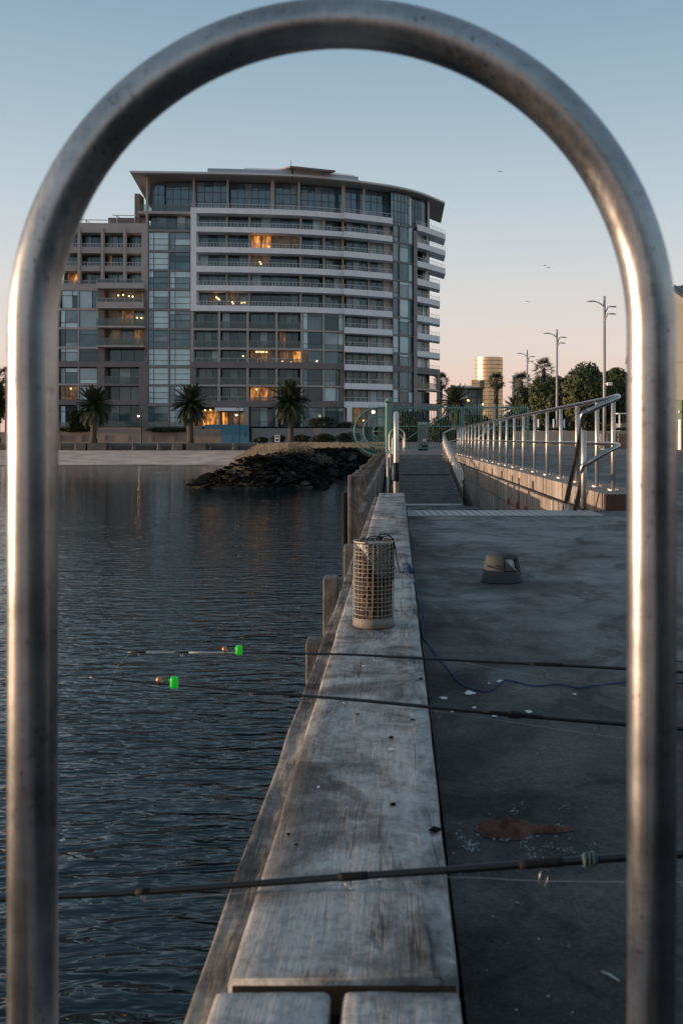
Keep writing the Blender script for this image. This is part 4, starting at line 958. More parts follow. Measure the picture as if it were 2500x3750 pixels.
tufts('dry_grass', 7000, lambda x, y: inside(x, y) and min(seg_d(x, y, a, b) for a, b in FRONT) > 3.0, bank_z, m_grass, .24, 'dry straw-coloured grass on top of the rock groyne', 3)
def scrub(px, y, Z, r_, h, seed, label, mat=m_scrub):
    p = at(px, y, Z); rr = random.Random(seed); t = thing('scrub_bush', label, 'bush', (p.x, Z, bank_z(p.x, Z)), 'grey scrub bushes on the groyne'); mb = MB(); st = MB()
    for _ in range(26):
        a = rr.uniform(0, 6.28); e = rr.uniform(.5, 1.4); d = Vector((math.cos(a) * math.cos(e), math.sin(a) * math.cos(e), math.sin(e))); b = Vector((p.x, Z, t.location.z)); L = h * rr.uniform(.6, 1.15)
        st.tube([b, b + d * L * .5 + Vector((0, 0, .03)), b + d * L], [.02, .014, .006], 4)
        for _ in range(22):
            q = b + d * L * rr.uniform(.3, 1.05) + Vector((rr.gauss(0, .08), rr.gauss(0, .08), rr.gauss(0, .07))) * r_; u = Vector((rr.gauss(0, 1), rr.gauss(0, 1), rr.gauss(0, 1))).normalized() * .055; v = u.orthogonal() * .45; mb.face([q - u, q + v, q + u, q - v])
    st.build('stem', m_bark, t, kind='stuff'); mb.build('leaves', mat, t, kind='stuff')
for k, (px, y, Z, r_, h, lab) in enumerate([(1125, 1660, 70, 1.2, 1.0, 'pale grey-green scrub bush, tallest on the groyne'), (1085, 1660, 72, 1.1, .85, 'grey scrub bush left of the tallest one'), (1165, 1662, 69, 1.1, .85, 'scrub bush right of the tallest one'), (1200, 1660, 73, 1, .7, 'low scrub bush nearer the gate fan'), (1040, 1664, 75, 1, .5, 'low reddish scrub at the sand side of the groyne')]): scrub(px, y, Z, r_, h, 80 + k, lab)

# ------------------------------------------------------------------ pier edge: timber kerb, beam, piles
KZ = 2.20
def log(x0, x1, y0, y1, z0, z1, seed, rough=.004, cr=.02, n=46, top=0):
    mb = MB(); prof = []; w = x1 - x0; h = z1 - z0
    for i in range(9): prof.append((x0 + cr + (w - 2 * cr) * i / 8, z1))
    prof += [(x1 - cr * .3, z1 - cr * .3), (x1, z1 - cr)] + [(x1, z0), (x0, z0)] + [(x0, z1 - cr), (x0 + cr * .3, z1 - cr * .3)]
    N = len(prof)
    for j in range(n + 1):
        y = y0 + (y1 - y0) * j / n
        for (x, z) in prof:
            d = Vector((noise.noise((x * 9, y * 2.2, seed)), 0, noise.noise((x * 16, y * 3.0, seed + 5)) + .5 * noise.noise((x * 40, y * 9, seed + 7))))
            ee = .3 * cr * max(0, noise.noise((y * 3.1, seed * 2, 2))) if (abs(x - x0) < cr or abs(x - x1) < cr) and z > z1 - 1.5 * cr else 0
            mb.v.append((x + d.x * rough + (ee if x < (x0 + x1) / 2 else -ee), y, z + (d.z * rough if z > z0 + .01 else 0) - ee * .6))
    for j in range(n):
        for k in range(N): mb.f.append((j * N + k, j * N + (k + 1) % N, (j + 1) * N + (k + 1) % N, (j + 1) * N + k)[::-1]); mb.m.append(0)
    mb.f.append(tuple(range(N))); mb.m.append(0); mb.f.append(tuple(n * N + k for k in reversed(range(N)))); mb.m.append(0)
    return mb
kerb = thing('timber_kerb', 'long weathered grey timber kerb running along the pier edge', 'kerb', (-.08, 6, 1.95))
for k, (x0, x1, y0, y1, z1) in enumerate([(-.258, .094, 1.522, 5.73, KZ), (-.256, .095, 5.755, 9.82, KZ - .003), (-.255, .095, 9.85, 14.0, KZ + .004), (-.275, -.101, -1.0, 1.500, KZ - .011), (-.083, .094, -1.0, 1.498, KZ - .010)]):
    log(x0, x1, y0, y1, 1.93, z1, k * 3 + 1, .0028, .010, n=110).build('timber', m_kerb, kerb, True)
rr = random.Random(8)
for (px, py, s_) in [(1310, 2620, .008), (1432, 2705, .010), (1510, 2640, .008), (1540, 2490, .010), (1440, 2952, .009), (1056, 3062, .006), (1085, 3100, .005), (1590, 3047, .014), (1440, 1894, .02)]:
    Z = .83 * FPX / (py - VY); c = at(px, py, Z); mb = MB(); mb.face([(c.x + s_ * rr.uniform(.6, 1.2) * math.cos(a), c.y + s_ * 1.3 * rr.uniform(.6, 1.2) * math.sin(a), KZ + .0045) for a in [i * .7854 for i in range(8)]]); mb.build('bolt_hole', m_hole, kerb)
M_ = plain('bird_lime', (.62, .62, .60), .8, .15)
def splat(c, s_, rr, n=11):
    mb = MB(); mb.face([(c.x + s_ * rr.uniform(.45, 1.25) * math.cos(a), c.y + 1.5 * s_ * rr.uniform(.45, 1.25) * math.sin(a), c.z) for a in [i * 6.2832 / n for i in range(n)]]); return mb
for (x0, x1) in ((-.252, .089),): MB().box(x0, x1, 1.5195, 1.5235, 1.94, KZ - .013).build('shaded_end', plain('shaded_end_grain', (.045, .036, .03), .95, .5, 20, spec=.1), kerb)  # end grain sheet, its dark colour also holding the shade in the joint
MB().box(-.26, .09, 1.49, 1.519, 1.9, 2.02).build('joint_shade', m_hole, kerb)  # black block in the joint stands in for the shade there
beam = thing('edge_beam', 'rough brown timber beam along the water side of the kerb', 'beam', (-.29, 6, 1.8))
for k, (y0, y1) in enumerate([(-1, 3.29), (3.31, 7.4), (7.42, 14.2)]): log(-.352 + .03, -.262, y0, y1, 1.80, KZ - .05 - .003 * k, 40 + k, .007, .006, n=200).build('timber', m_beam, beam, True)
pf = thing('quay_wall', 'dark timber planking under the pier edge', 'quay wall', (0, 6, 0))
for k in range(6): MB().bbox(-.16, .10, -2 + k * .001, 14, -.6 + k * .36, -.6 + k * .36 + .35, .01).build('plank', m_pile, pf)
def pile(x0, x1, y0, y1, zt, label, group=None, mat=None, b=.007):
    mb = MB(); bm = bmesh.new(); mb.bbox(x0, x1, y0, y1, -2.2, zt, b); bm.free()
    o = mb.build('timber_pile', mat or m_pile, loc=((x0 + x1) / 2, (y0 + y1) / 2, 0)); return tag(o, label, 'pile', group)
pile(-.50, -.372, 5.42, 5.60, 1.895, 'nearest and lowest timber pile, its flat top beside the fishing rods')
pile(-.50, -.405, 6.68, 6.86, 2.06, 'slim square pile between the nearest pile and the bait cage')
pile(-.50, -.36, 9.25, 9.45, 1.99, 'pile half hidden by the left side of the bait cage')
o = MB().tube([(-.93, 17.6, -2.2), (-.93, 17.6, 2.0)], .052, 12).build('fender_pipe', m_black, smooth=True, loc=(-.93, 17.6, 0)); tag(o, 'black fender pipe beside the broadest pile', 'pipe')
gpl = 'square timber piles along the ramp'
Zs = [18.1, 20.2, 21.4, 23.6, 26.0, 28.5, 30.4, 32.2, 34.4, 36.6, 39, 41.5, 44, 46.5, 49, 51.5, 54, 57, 60, 63, 66]; tops = [2.28, 2.245, 2.25, 2.27, 2.23, 2.21, 2.25, 2.25, 2.22, 2.25, 2.2, 2.2, 2.15]
for k, Z in enumerate(Zs):
    pile(-.90, -.60, Z, Z + .32, tops[k] if k < len(tops) else 2.12, 'broad cracked square pile, nearest of the row along the ramp' if k == 0 else 'square grey timber pile in the receding row along the ramp', gpl, b=.012)
mb = MB(); mb.box(-.83, -.826, 18.094, 18.11, -1, 2.27); o = mb.build('pile_crack', m_black); o.parent = bpy.data.objects['timber_pile.003']; o.location = -Vector(o.parent.location)
wl_ = thing('ramp_side_wall', 'dark timber side wall between the row of piles and the ramp', 'wall', (-.5, 30, 0))
for k in range(14): MB().box(-.58, -.50, 14.4 + 2.4 * k, 14.4 + 2.4 * k + 2.385, -2, 2.02 if k else 1.9).build('panel', m_pile, wl_)

# deck edge strip, ramp, landing strip
ts = thing('tread_strip', 'pale metal strip with slanted tread bars across the deck edge', 'strip', (1.2, 11.7, DZ))
MB().box(.115, 2.36, 11.28, 12.102, DZ - .06, DZ + .004).build('plate', plain('strip_metal', (.13, .135, .14), .5), ts)
me = None; m_tread = plain('tread_bar', (.30, .31, .32), .5, .2)
for i in range(25):
    x = .20 + i * .085
    if me is None:
        o = MB().hexa([(x + .05, 11.32, DZ + .004), (x + .095, 11.32, DZ + .004), (x + .045, 12.06, DZ + .004), (x, 12.06, DZ + .004), (x + .052, 11.33, DZ + .009), (x + .093, 11.33, DZ + .009), (x + .043, 12.05, DZ + .009), (x + .002, 12.05, DZ + .009)]).build('tread_bar', m_tread, ts, loc=(x, 11.7, DZ)); me = o.data
    else: shared('tread_bar', me, ts, (x, 11.7, DZ))
def rampz(y): return .9 + 1.2 * (y - 29.6) / (45 - 29.6)
rp = thing('ramp', 'sloping timber boarded ramp leading up from the landing to the gate', 'ramp', (1.05, 37, .9))
mb = MB(); rr = random.Random(3); y = 29.6
while y < 44.95:
    j = rr.uniform(-.006, .006); z0, z1 = rampz(y) + j, rampz(y + .134) + j; xr = 1.98 + .1 * (y - 29.6) / 15
    mb.hexa([(-.42, y, z0 - .05), (xr, y, z0 - .05), (xr, y + .134, z1 - .05), (-.42, y + .134, z1 - .05), (-.42, y, z0), (xr, y, z0), (xr, y + .134, z1), (-.42, y + .134, z1)]); y += .142
mb.build('board', m_deckboard, rp, kind='stuff')
MB().hexa([(-.4, 29.6, -.5), (1.9, 29.6, -.5), (2.0, 45, -.5), (-.4, 45, -.5), (-.4, 29.6, .82), (1.9, 29.6, .82), (2.0, 45, 2.03), (-.4, 45, 2.03)]).build('ramp_frame', m_pile, rp)
for y in (29.62, 37.2): MB().hexa([(.15, y, rampz(y) + .004), (1.93, y, rampz(y) + .004), (1.93, y + (.32 if y < 30 else .05), rampz(y + .3) + .006), (.15, y + (.32 if y < 30 else .05), rampz(y + .3) + .006), (.15, y, rampz(y) + .012), (1.93, y, rampz(y) + .012), (1.93, y + (.32 if y < 30 else .05), rampz(y + .3) + .014), (.15, y + (.32 if y < 30 else .05), rampz(y + .3) + .014)]).build('nosing_strip', m_tread if y < 30 else m_black, rp)

# retaining wall of concrete blocks with its cap
def cwall():
    M = Mat('stained_concrete'); v = M.map((1, 1, 1)); a = M.noise(v, .9, 5, .6); b = M.noise(v, 8, 5, .7); st = M.noise(M.map((2.2, 5.5, .35)), 1.0, 4, .6)
    col = M.ramp(M.mix(.5, a, b), [(.3, (.19, .165, .145)), (.5, (.33, .295, .265)), (.7, (.46, .42, .385))])
    col = M.mix(.75, col, M.ramp(st, [(.36, (.42, .30, .23)), (.56, (1, 1, 1))]), 'MULTIPLY'); col = M.mix(1.0, col, M.ramp(M.rnd(), [(0, .8), (1, 1.12)]), 'MULTIPLY')
    M.set(col, .9, 0, .2); M.bump(b, .5, .015); return M.m
m_cw = cwall()
def capz(y): return 2.305 - .2 * (y - 12.1) / 35
rw = thing('retaining_wall', 'stained concrete block retaining wall beside the sunken ramp', 'wall', (2.7, 12.1, 0))
rr = random.Random(14); y = 12.1; k = 0
while y < 46.5:
    L = [2.3, 2.7, 3.0, 2.6][k % 4]; y1 = min(46.6, y + L); g = .045
    zt, zb = capz(y), capz(y1)
    bm = bmesh.new(); mb = MB(); mb.hexa([(2.5, y, zt - .26), (3.096, y, zt - .26), (3.096, y1 - g, zb - .26), (2.5, y1 - g, zb - .26), (2.5, y, zt), (3.096, y, zt), (3.096, y1 - g, zb), (2.5, y1 - g, zb)]); mb.build('cap_stone', m_cw, rw); y = y1; k += 1
for c_, (zo, h, x0, off) in enumerate([(-.285, .42, 2.42, 1.1), (-.725, .30, 2.40, .2), (-1.035, .30, 2.39, 1.4), (-1.345, .30, 2.385, .7), (-1.655, .32, 2.38, 1.2)]):
    y = 12.12; first = True
    while y < 46:
        L = off if first else rr.uniform(1.9, 2.7); first = False; y1 = min(46.4, y + L); j = rr.uniform(-.022, .022); g = .04
        za, zb = capz(y) + zo, capz(y1) + zo; t_ = rr.uniform(0, .02) if c_ == 0 else 0
        MB().hexa([(x0 + j, y, za - h), (3.0, y, za - h), (3.0, y1 - g, zb - h), (x0 + j, y1 - g, zb - h), (x0 + j, y, za - t_), (3.0, y, za - t_), (3.0, y1 - g, zb - t_), (x0 + j, y1 - g, zb - t_)]).build('block', m_cw, rw); y = y1
MB().box(2.6, 3.09, 12.14, 46, -.5, 2.0).build('wall_core', m_room, rw)
MB().box(2.52, 3.35, 12.07, 12.098, DZ, 2.30).build('end_board', plain('rusty_board', (.055, .034, .028), .9, .4, 4), rw); MB().box(3.1, 3.36, 12.1, 12.7, DZ, 2.298).build('end_block', m_cw, rw)
m_red = plain('red_paint', (.42, .035, .03), .7)
for (px, y0, y1) in [(1860, 1825, 1850), (1892, 1840, 1866), (1923, 1856, 1868)]:
    Z = 2.38 * FPX / (px - VX); a = at(px, y0, Z); b = at(px, y1, Z); MB().box(2.368, 2.40, Z, Z + .12, b.z, a.z).build('paint_mark', m_red, rw)

# railing along the wall top, its return and the stair handrail
def arcpts(a, c, b, n=6):                # rounded corner from a via c to b
    a, b, c = Vector(a), Vector(b), Vector(c); return [(a * (1 - t) ** 2 + c * 2 * t * (1 - t) + b * t * t) for t in [i / n for i in range(n + 1)]]
RX = 2.79
def rtop(y): return 3.50 - .19 * (y - 12.9) / 34
rl = thing('wall_railing', 'long stainless steel railing along the top of the retaining wall', 'railing', (RX, 12.9, capz(12.9)))
py_ = [12.9, 13.95, 15.5, 17.05, 18.6, 20.3, 22.1, 23.85, 25.5, 27.1, 28.85, 30.6, 32.4, 34.1, 35.8, 37.5, 39.2, 40.9, 42.6, 44.3, 46.0]
for y in py_:
    MB().tube([(RX, y, capz(y)), (RX, y, rtop(y))], .029, 14).build('post', m_steel2, rl, True)
    o = MB().lathe([(.075, 0), (.075, .010), (.035, .014)], (RX, y, capz(y)), 12).build('base_plate', m_steel2, rl)
    mb = MB()
    for (dx, dy) in ((.05, .05), (-.05, .05), (.05, -.05), (-.05, -.05)): mb.lathe([(.010, .010), (.010, .022)], (RX + dx, y + dy, capz(y)), 6)
    mb.build('bolts', m_steel2, o)
MB().tube([(RX, 46.2, rtop(46.2)), (RX, 30, rtop(30)), (RX, 20, rtop(20)), (RX, 13.2, rtop(13.2))] + arcpts((RX, 12.75, rtop(12.75) + .01), (RX, 12.35, rtop(12.4) + .01), (RX - .16, 12.27, rtop(12.4) - .06)) + [(2.29, 12.15, 3.295)], .033, 14).build('top_rail', m_hand, rl, True)
def rmid(y): return 2.90 - .14 * (y - 12.9) / 34
MB().tube([(RX, 46.2, rmid(46.2)), (RX, 30, rmid(30)), (RX, 20, rmid(20)), (RX, 13.2, rmid(13.2))] + arcpts((RX, 12.75, rmid(12.8)), (RX, 12.35, rmid(12.4)), (RX - .16, 12.27, rmid(12.4) - .06)) + [(2.30, 12.13, 2.665)], .030, 14).build('mid_rail', m_hand, rl, True)
m_grip = steel('dark_rail_steel', (.30, .30, .31), .2, .4, 1, .5)
sh = thing('stair_handrail', 'steel stair handrail dropping from the railing corner to the landing', 'handrail', (2.27, 12.15, DZ))
MB().tube([(2.27, 12.16, DZ), (2.27, 12.16, 3.08)], .033, 14).build('post', m_steel2, sh, True)
MB().tube([(2.31, 12.15, 3.297)] + arcpts((2.29, 12.15, 3.295), (2.25, 12.15, 3.29), (2.25, 12.18, 3.21)) + [(2.252, 12.22, 3.08), (2.25, 12.62, 2.68), (2.25, 13.3, 2.12), (2.25, 13.9, 1.55)], .034, 14).build('top_rail', m_grip, sh, True)
MB().tube([(2.31, 12.13, 2.667)] + arcpts((2.29, 12.13, 2.665), (2.25, 12.14, 2.66), (2.25, 12.16, 2.58)) + [(2.252, 12.20, 2.45), (2.25, 12.62, 2.06), (2.25, 13.3, 1.5)], .032, 14).build('mid_rail', m_grip, sh, True)
MB().tube([(2.25, 13.3, .9), (2.25, 13.3, 2.12)], .032, 14).build('post', m_steel2, sh, True)
def ramp_rail(xa, xb, label, hide=False):
    t = thing('ramp_railing', label, 'railing', (xa, 29.9, .9), 'railings beside the ramp'); X = lambda y: xa + (xb - xa) * (y - 29.9) / 15.1
    ys = [29.9 + 1.16 * i for i in range(14)]
    for y in ys: MB().tube([(X(y), y, rampz(y)), (X(y), y, rampz(y) + .98)], .024, 10).build('post', m_steel2, t, True); MB().lathe([(.06, 0), (.06, .012)], (X(y), y, rampz(y)), 8).build('base_plate', m_steel2, t)
    MB().tube([(X(45), 45, 3.08), (X(30.2), 30.2, rampz(30.2) + .98)] + arcpts((X(30), 29.9, rampz(29.9) + .98), (X(29.7), 29.6, .9 + .96), (X(29.7), 29.6, .9 + .75)) + [(X(29.6), 29.62, 1.55)], .026, 10).build('top_rail', m_hand, t, True)
    MB().tube([(X(45), 45, 2.60), (X(29.9), 29.9, rampz(29.9) + .5)], .020, 10).build('mid_rail', m_hand, t, True); return t
t = ramp_rail(1.94, 2.06, 'stainless railing sloping down the right side of the ramp, below the wall')
MB().tube([(2.06, 45, 3.08), (2.4, 45.6, 3.22), (RX, 46.2, rtop(46.2))], .026, 10).build('link_rail', m_steel2, t, True); MB().tube([(2.06, 45, 2.60), (2.4, 45.6, 2.70), (RX, 46.2, rmid(46.2))], .022, 10).build('link_rail', m_steel2, t, True)
ramp_rail(-.16, -.02, 'dark railing seen almost end on at the left side of the ramp')

# ------------------------------------------------------------------ green gate with its half-wheel fan
GZ = 52.0
gt_ = thing('green_gate', 'green painted steel pier gate with spiked bars and a round fan at its left', 'gate', at(1424, 1655, GZ))
def gp_(px, y): return at(px, y, GZ)
def gbar(pts, r_, n=6, name='bar', parent=None): return MB().tube([gp_(*p) for p in pts], r_, n).build(name, m_teal, parent or gt_, True)
a = gp_(1412.5, 1660); b = gp_(1436, 1474); MB().bbox(a.x, b.x, GZ - .17, GZ + .17, DZ - .8, b.z, .03).build('gate_post', m_teal, gt_)
c = gp_(1424, 1474); MB().bbox(c.x - .21, c.x + .21, GZ - .21, GZ + .21, c.z, c.z + .10, .02).lathe([(.19, .10), (.17, .17), (.10, .22), (.02, .24)], (c.x, c.y, c.z), 14).build('post_cap', m_teal, gt_)
for (xa, xb) in [(1441, 1690), (1696, 1932)]:
    lf = thing('gate_leaf', None, None, gp_(xa, 1655)); lf.parent = gt_; lf.location = gp_(xa, 1655) - gt_.location
    for y, h in ((1493, .07), (1561, .055), (1641, .06)): aa, bb = gp_(xa, y), gp_(xb, y); MB().box(aa.x, bb.x, GZ - .03, GZ + .03, aa.z - h / 2, aa.z + h / 2).build('frame_rail', m_teal, lf)
    for x in (xa, xb): aa, bb = gp_(x, 1655), gp_(x, 1491); MB().box(aa.x - .06, aa.x + .06, GZ - .05, GZ + .05, aa.z, bb.z + .03).build('frame_post', m_teal, lf)
    MB().tube([gp_(xb - 4, 1494), gp_((xa + xb) / 2 - 0, 1558), gp_(xa + 45, 1610)], .04, 6).build('brace', m_teal, lf, True)
    n = round((xb - xa) / 9.2); me = None
    for i in range(1, n):
        px = xa + (xb - xa) * i / n
        if me is None: o = MB().tube([gp_(px, 1645), gp_(px, 1484), gp_(px, 1479)], [.017, .017, .003], 6).build('picket', m_teal, lf, True, loc=gp_(px, 1645)); me = o.data
        else: shared('picket', me, lf, gp_(px, 1645))
    if xa < 1500: MB().tube(arcpts(gp_(1443, 1530), gp_(1443, 1496), gp_(1478, 1496)), .06, 6).build('corner_brace', m_teal, lf, True)
fan = thing('gate_fan', None, None, gp_(1383, 1579)); fan.parent = gt_; fan.location = gp_(1383, 1579) - gt_.location
k = GZ / FPX
for r_, th_ in ((17.5, .022), (53, .036), (86, .038)):
    pts = [gp_(1408, 1579 - r_)] + [gp_(1383 + r_ * math.cos(R(a)), 1579 - r_ * math.sin(R(a))) for a in range(90, 271, 10)] + [gp_(1408, 1579 + r_)]
    MB().tube(pts, th_, 6).build('ring', m_teal, fan, True)
SPK = []
for r0 in (17.5, 53):
    o = MB().tube([(r0 * k, 0, 0), (96 * k, 0, 0), (101 * k, 0, 0)], [.015, .015, .003], 5).build('spoke', m_teal); SPK.append(take_mesh(o))
for i in range(41):
    shared('spoke', SPK[i % 2], fan, wloc(fan), (0, -R(90 + 180 * i / 40), 0))
for i in range(4): gbar([(1386 + 7.2 * i, 1677), (1386 + 7.2 * i, 1484)], .016, 5, 'picket', fan)
gbar([(1410, 1690), (1410, 1490)], .03, 6, 'frame_post', fan); gbar([(1366, 1579), (1410, 1579)], .022, 6, 'frame_rail', fan)
si = thing('information_pillar', 'grey green information pillar with a black base behind the gate', 'sign', at(1548, 1648, 57))
wallbox(MB(), 1530, 1567, 1557, 1630, 57, .3).build('panel', plain('pillar_paint', (.13, .16, .155), .6), si); wallbox(MB(), 1530, 1567, 1545, 1557, 56.96, .36).build('header', plain('pillar_header', (.22, .27, .26), .5), si); wallbox(MB(), 1531, 1566, 1630, 1650, 57.02, .3).build('base', m_black, si)
mb = MB(); rr = random.Random(4); x = 1534
while x < 1563: w = rr.uniform(1.2, 2.6); wallbox(mb, x, x + w, 1548.5, 1553, 56.93, .02); x += w + .9
mb.build('faded_lettering', m_rail, si, kind='stuff'); wallbox(MB(), 1548, 1560, 1607, 1617, 56.97, .02).build('notice', m_rail, si); wallbox(MB(), 1534, 1541, 1633, 1636, 56.99, .02).build('notice', m_rail, si)

# ------------------------------------------------------------------ ladder hoops along the pier
def hoop_path(x0, x1, zt, zb0, zb1, y, R_=None, n=40):
    cx = (x0 + x1) / 2; r_ = (x1 - x0) / 2; zc = zt - r_
    return [(x0, y, zb0), (x0, y, (zb0 + zc) / 2)] + [(cx - r_ * math.cos(math.pi * i / n), y, zc + r_ * math.sin(math.pi * i / n)) for i in range(n + 1)] + [(x1, y, (zb1 + zc) / 2), (x1, y, zb1)]
HY = 1.04; hk = HY / FPX
hp = thing('ladder_hoop', 'large brushed steel ladder hoop close to the viewer, framing the whole pier', 'hoop', (-.06, HY, DZ))
MB().tube(hoop_path((121 - VX) * hk, (2384 - VX) * hk, EYE + (VY - 85) * hk, -.9, DZ, HY, n=64), .0253, 64).build('bent_tube', m_steel, hp, True)
MB().lathe([(.06, 0), (.06, .008), (.028, .012)], ((2384 - VX) * hk, HY, DZ), 20).build('base_flange', m_steel, hp)
fl = thing('ladder_hoop', 'thick steel ladder hoop seen edge on just beyond the kerb end', 'hoop', (0, 14.3, 1.0), 'ladder hoops beyond the kerb')
pts = [(-.02, 14.35, 1.0), (-.02, 14.35, 3.0)] + [(-.02, 14.35 + .33 - .33 * math.cos(math.pi * i / 12), 3.0 + .33 * math.sin(math.pi * i / 12)) for i in range(13)] + [(-.02, 15.01, 1.2)]
MB().tube(pts, .037, 20).build('bent_tube', m_steel2, fl, True); MB().tube([(-.02, 14.35, 2.35), (-.02, 14.35, 2.62)], .040, 16).build('sleeve', m_black, fl, True)
t = thing('ladder_hoop', 'slim steel ladder hoop seen face on behind the thick one', 'hoop', (-.03, 43, 1), 'ladder hoops beyond the kerb'); MB().tube(hoop_path(-.36, .31, 3.27, .6, 2.1, 43, n=20), .024, 8).build('bent_tube', m_steel2, t, True)
t = thing('ladder_hoop', 'small steel ladder hoop farthest along the pier', 'hoop', (.1, 47.5, 1), 'ladder hoops beyond the kerb'); MB().tube(hoop_path(-.25, .27, 3.0, .6, 2.1, 47.6, n=16), .022, 8).build('bent_tube', m_steel2, t, True)
t = thing('side_rail', 'thin bright steel side rail left of the thick ladder hoop', 'rail', (-.3, 24, 0)); MB().tube([(-.24, 24, .4), (-.24, 24, 2.55), (-.20, 30, 2.62), (-.20, 30, 1.2)], .024, 8).build('bent_tube', m_steel2, t, True)

# ------------------------------------------------------------------ things on the kerb and deck
# round deck light
LX, LY = .66, 6.3
dl = thing('deck_light', 'low dark grey deck light with a side window, standing on the concrete', 'light', (LX, LY, DZ))
prof = [(.128, 0), (.1275, .012), (.124, .03), (.104, .150), (.100, .156), (.090, .164), (.06, .172), (.02, .175)]
bm = bmesh.new(); mb = MB(); n = 48; m_cast = plain('cast_housing', (.052, .058, .062), .75, .15, 8, spec=.25)
w0, w1 = R(-88), R(-40)                    # window opening angles
for (ra, za), (rb_, zb_) in zip(prof[:-1], prof[1:]): pass
zs = [(.128, 0), (.125, .03), (.1165, .074), (.1025, .150), (.100, .161), (.090, .170), (.05, .178), (.004, .180)]
N = len(zs)
for (r_, z) in zs:
    for k in range(n): a = 2 * math.pi * k / n; mb.v.append((LX + r_ * math.cos(a), LY + r_ * math.sin(a), DZ + z))
for i in range(N - 1):
    for k in range(n):
        a = 2 * math.pi * (k + .5) / n; a = a - 2 * math.pi if a > math.pi else a
        if i == 2 and w0 < a < w1: continue
        mb.f.append((i * n + k, i * n + (k + 1) % n, (i + 1) * n + (k + 1) % n, (i + 1) * n + k)); mb.m.append(0)
hs_ = mb.build('housing', m_cast, dl, True)
mb = MB(); na = 8
for i in range(na):                        # recessed faceted lens
    a0 = w0 + (w1 - w0) * i / na; a1 = w0 + (w1 - w0) * (i + 1) / na
    f = lambda a, r_, z: (LX + r_ * math.cos(a), LY + r_ * math.sin(a), DZ + z)
    mb.face([f(a0, .098, .077), f(a1, .098, .077), f(a1, .086, .149), f(a0, .086, .149)])
lens = mb.build('lens', Mat('lens_glass').set((.42, .46, .49), .12).m, dl)
mb = MB(); f = lambda a, r_, z: Vector((LX + r_ * math.cos(a), LY + r_ * math.sin(a), DZ + z))
mb.face([f(w0, .116, .076), f(w1, .116, .076), f(w1, .09, .077), f(w0, .09, .077)]); mb.face([f(w0, .104, .150), f(w1, .104, .150), f(w1, .08, .1495), f(w0, .08, .1495)])
mb.face([f(w0, .116, .076), f(w0, .09, .076), f(w0, .08, .149), f(w0, .105, .149)]); mb.face([f(w1, .116, .076), f(w1, .09, .076), f(w1, .08, .149), f(w1, .105, .149)])
mb.build('window_reveal', m_cast, dl)
p0, p1 = f(w0 + .06, .101, .146), f(w1 - .05, .112, .078); MB().tube([p0, p1], .003, 6).build('lens_rib', m_rail, dl)
mb = MB(); mb.face([f(w0 + .03, .1035, .145), p1 + Vector((0, -.001, 0)), f(w0 + .03, .1135, .08)]); mb.build('lens_facet', m_darkmetal, dl)
MB().lathe([(.134, -.001), (.134, .004)], (LX, LY, DZ), 32).build('gasket', m_black, dl)

# bait cage
BX, BY, BR, BH = -.10, 4.30, .0865, .365
bc = thing('bait_cage', 'cylindrical wire bait cage filled with brown bait, standing on the kerb', 'cage', (BX, BY, KZ))
m_wire = plain('galvanised_wire', (.46, .42, .37), .5, .12, metal=.35); B0 = KZ + .004
def bcx(z): return BX - .004 + .004 * (z / BH), BR * (1 + .02 * math.sin(z * 9))
me = None
for i in range(26):
    a = 2 * math.pi * i / 26 + .05; mb = MB(); pts = []
    for j in range(7):
        z = .03 + (BH - .03) * j / 6; x, r_ = bcx(z); aa = a + .05 * math.sin(z * 5 + i); pts.append((x + r_ * math.cos(aa), BY + r_ * math.sin(aa), B0 + z))
    mb.tube(pts, .0011, 5); mb.build('upright_wire', m_wire, bc, True)
for j in range(19):
    z = .040 + (BH - .045) * j / 18; x, r_ = bcx(z); tl = random.Random(j).uniform(-.004, .004)
    MB().tube([(x + (r_ + .001) * math.cos(a), BY + (r_ + .001) * math.sin(a), B0 + z + tl * math.cos(a * 1 + j)) for a in [2 * math.pi * q / 32 for q in range(32)]], .0010, 5, closed=True).build('ring_wire', m_wire, bc, True)
m_band = plain('base_band', (.20, .18, .16), .7, .2, 12, fine=60)
MB().lathe([(BR - .004, 0), (BR + .002, .003), (BR + .0035, .034), (BR - .001, .038)], (BX - .004, BY, B0), 40).build('base_band', m_band, bc, True)
MB().tube([(BX + (BR + .001) * math.cos(a), BY + (BR + .001) * math.sin(a), B0 + BH) for a in [2 * math.pi * q / 36 for q in range(36)]], .003, 6, closed=True).build('top_rim', m_wire, bc, True)
def bait():
    M = Mat('brown_bait'); v = M.map((1, 1, 1)); a = M.voro(v, 75); b = M.noise(v, 45, 4, .7); M.set(M.ramp(M.mix(.5, a, b), [(.2, (.005, .004, .003)), (.45, (.020, .013, .009)), (.7, (.08, .046, .027))]), .7, 0, .3); M.bump(a, 1, .01); return M.m
m_bait = bait(); rr = random.Random(9); mb = MB()
n1, n2 = 60, 36
for j in range(n2 + 1):
    for i in range(n1):
        a = 2 * math.pi * i / n1; z = .036 + .185 * j / n2; q = (BR - .008) + .006 * noise.noise((math.cos(a) * 6, math.sin(a) * 6, z * 60)); left = max(0, math.cos(a - R(205))) ** 2
        mb.v.append((BX - .003 + q * math.cos(a), BY + q * math.sin(a), B0 + z + (j / n2) * left * .125))
for j in range(n2):
    for i in range(n1): mb.f.append((j * n1 + i, j * n1 + (i + 1) % n1, (j + 1) * n1 + (i + 1) % n1, (j + 1) * n1 + i)); mb.m.append(0)
mb.f.append(tuple(n2 * n1 + i for i in range(n1))); mb.m.append(0); mb.build('bait', m_bait, bc)
mb = MB(); s_ = .0185                       # dark plastic mesh lining the upper part
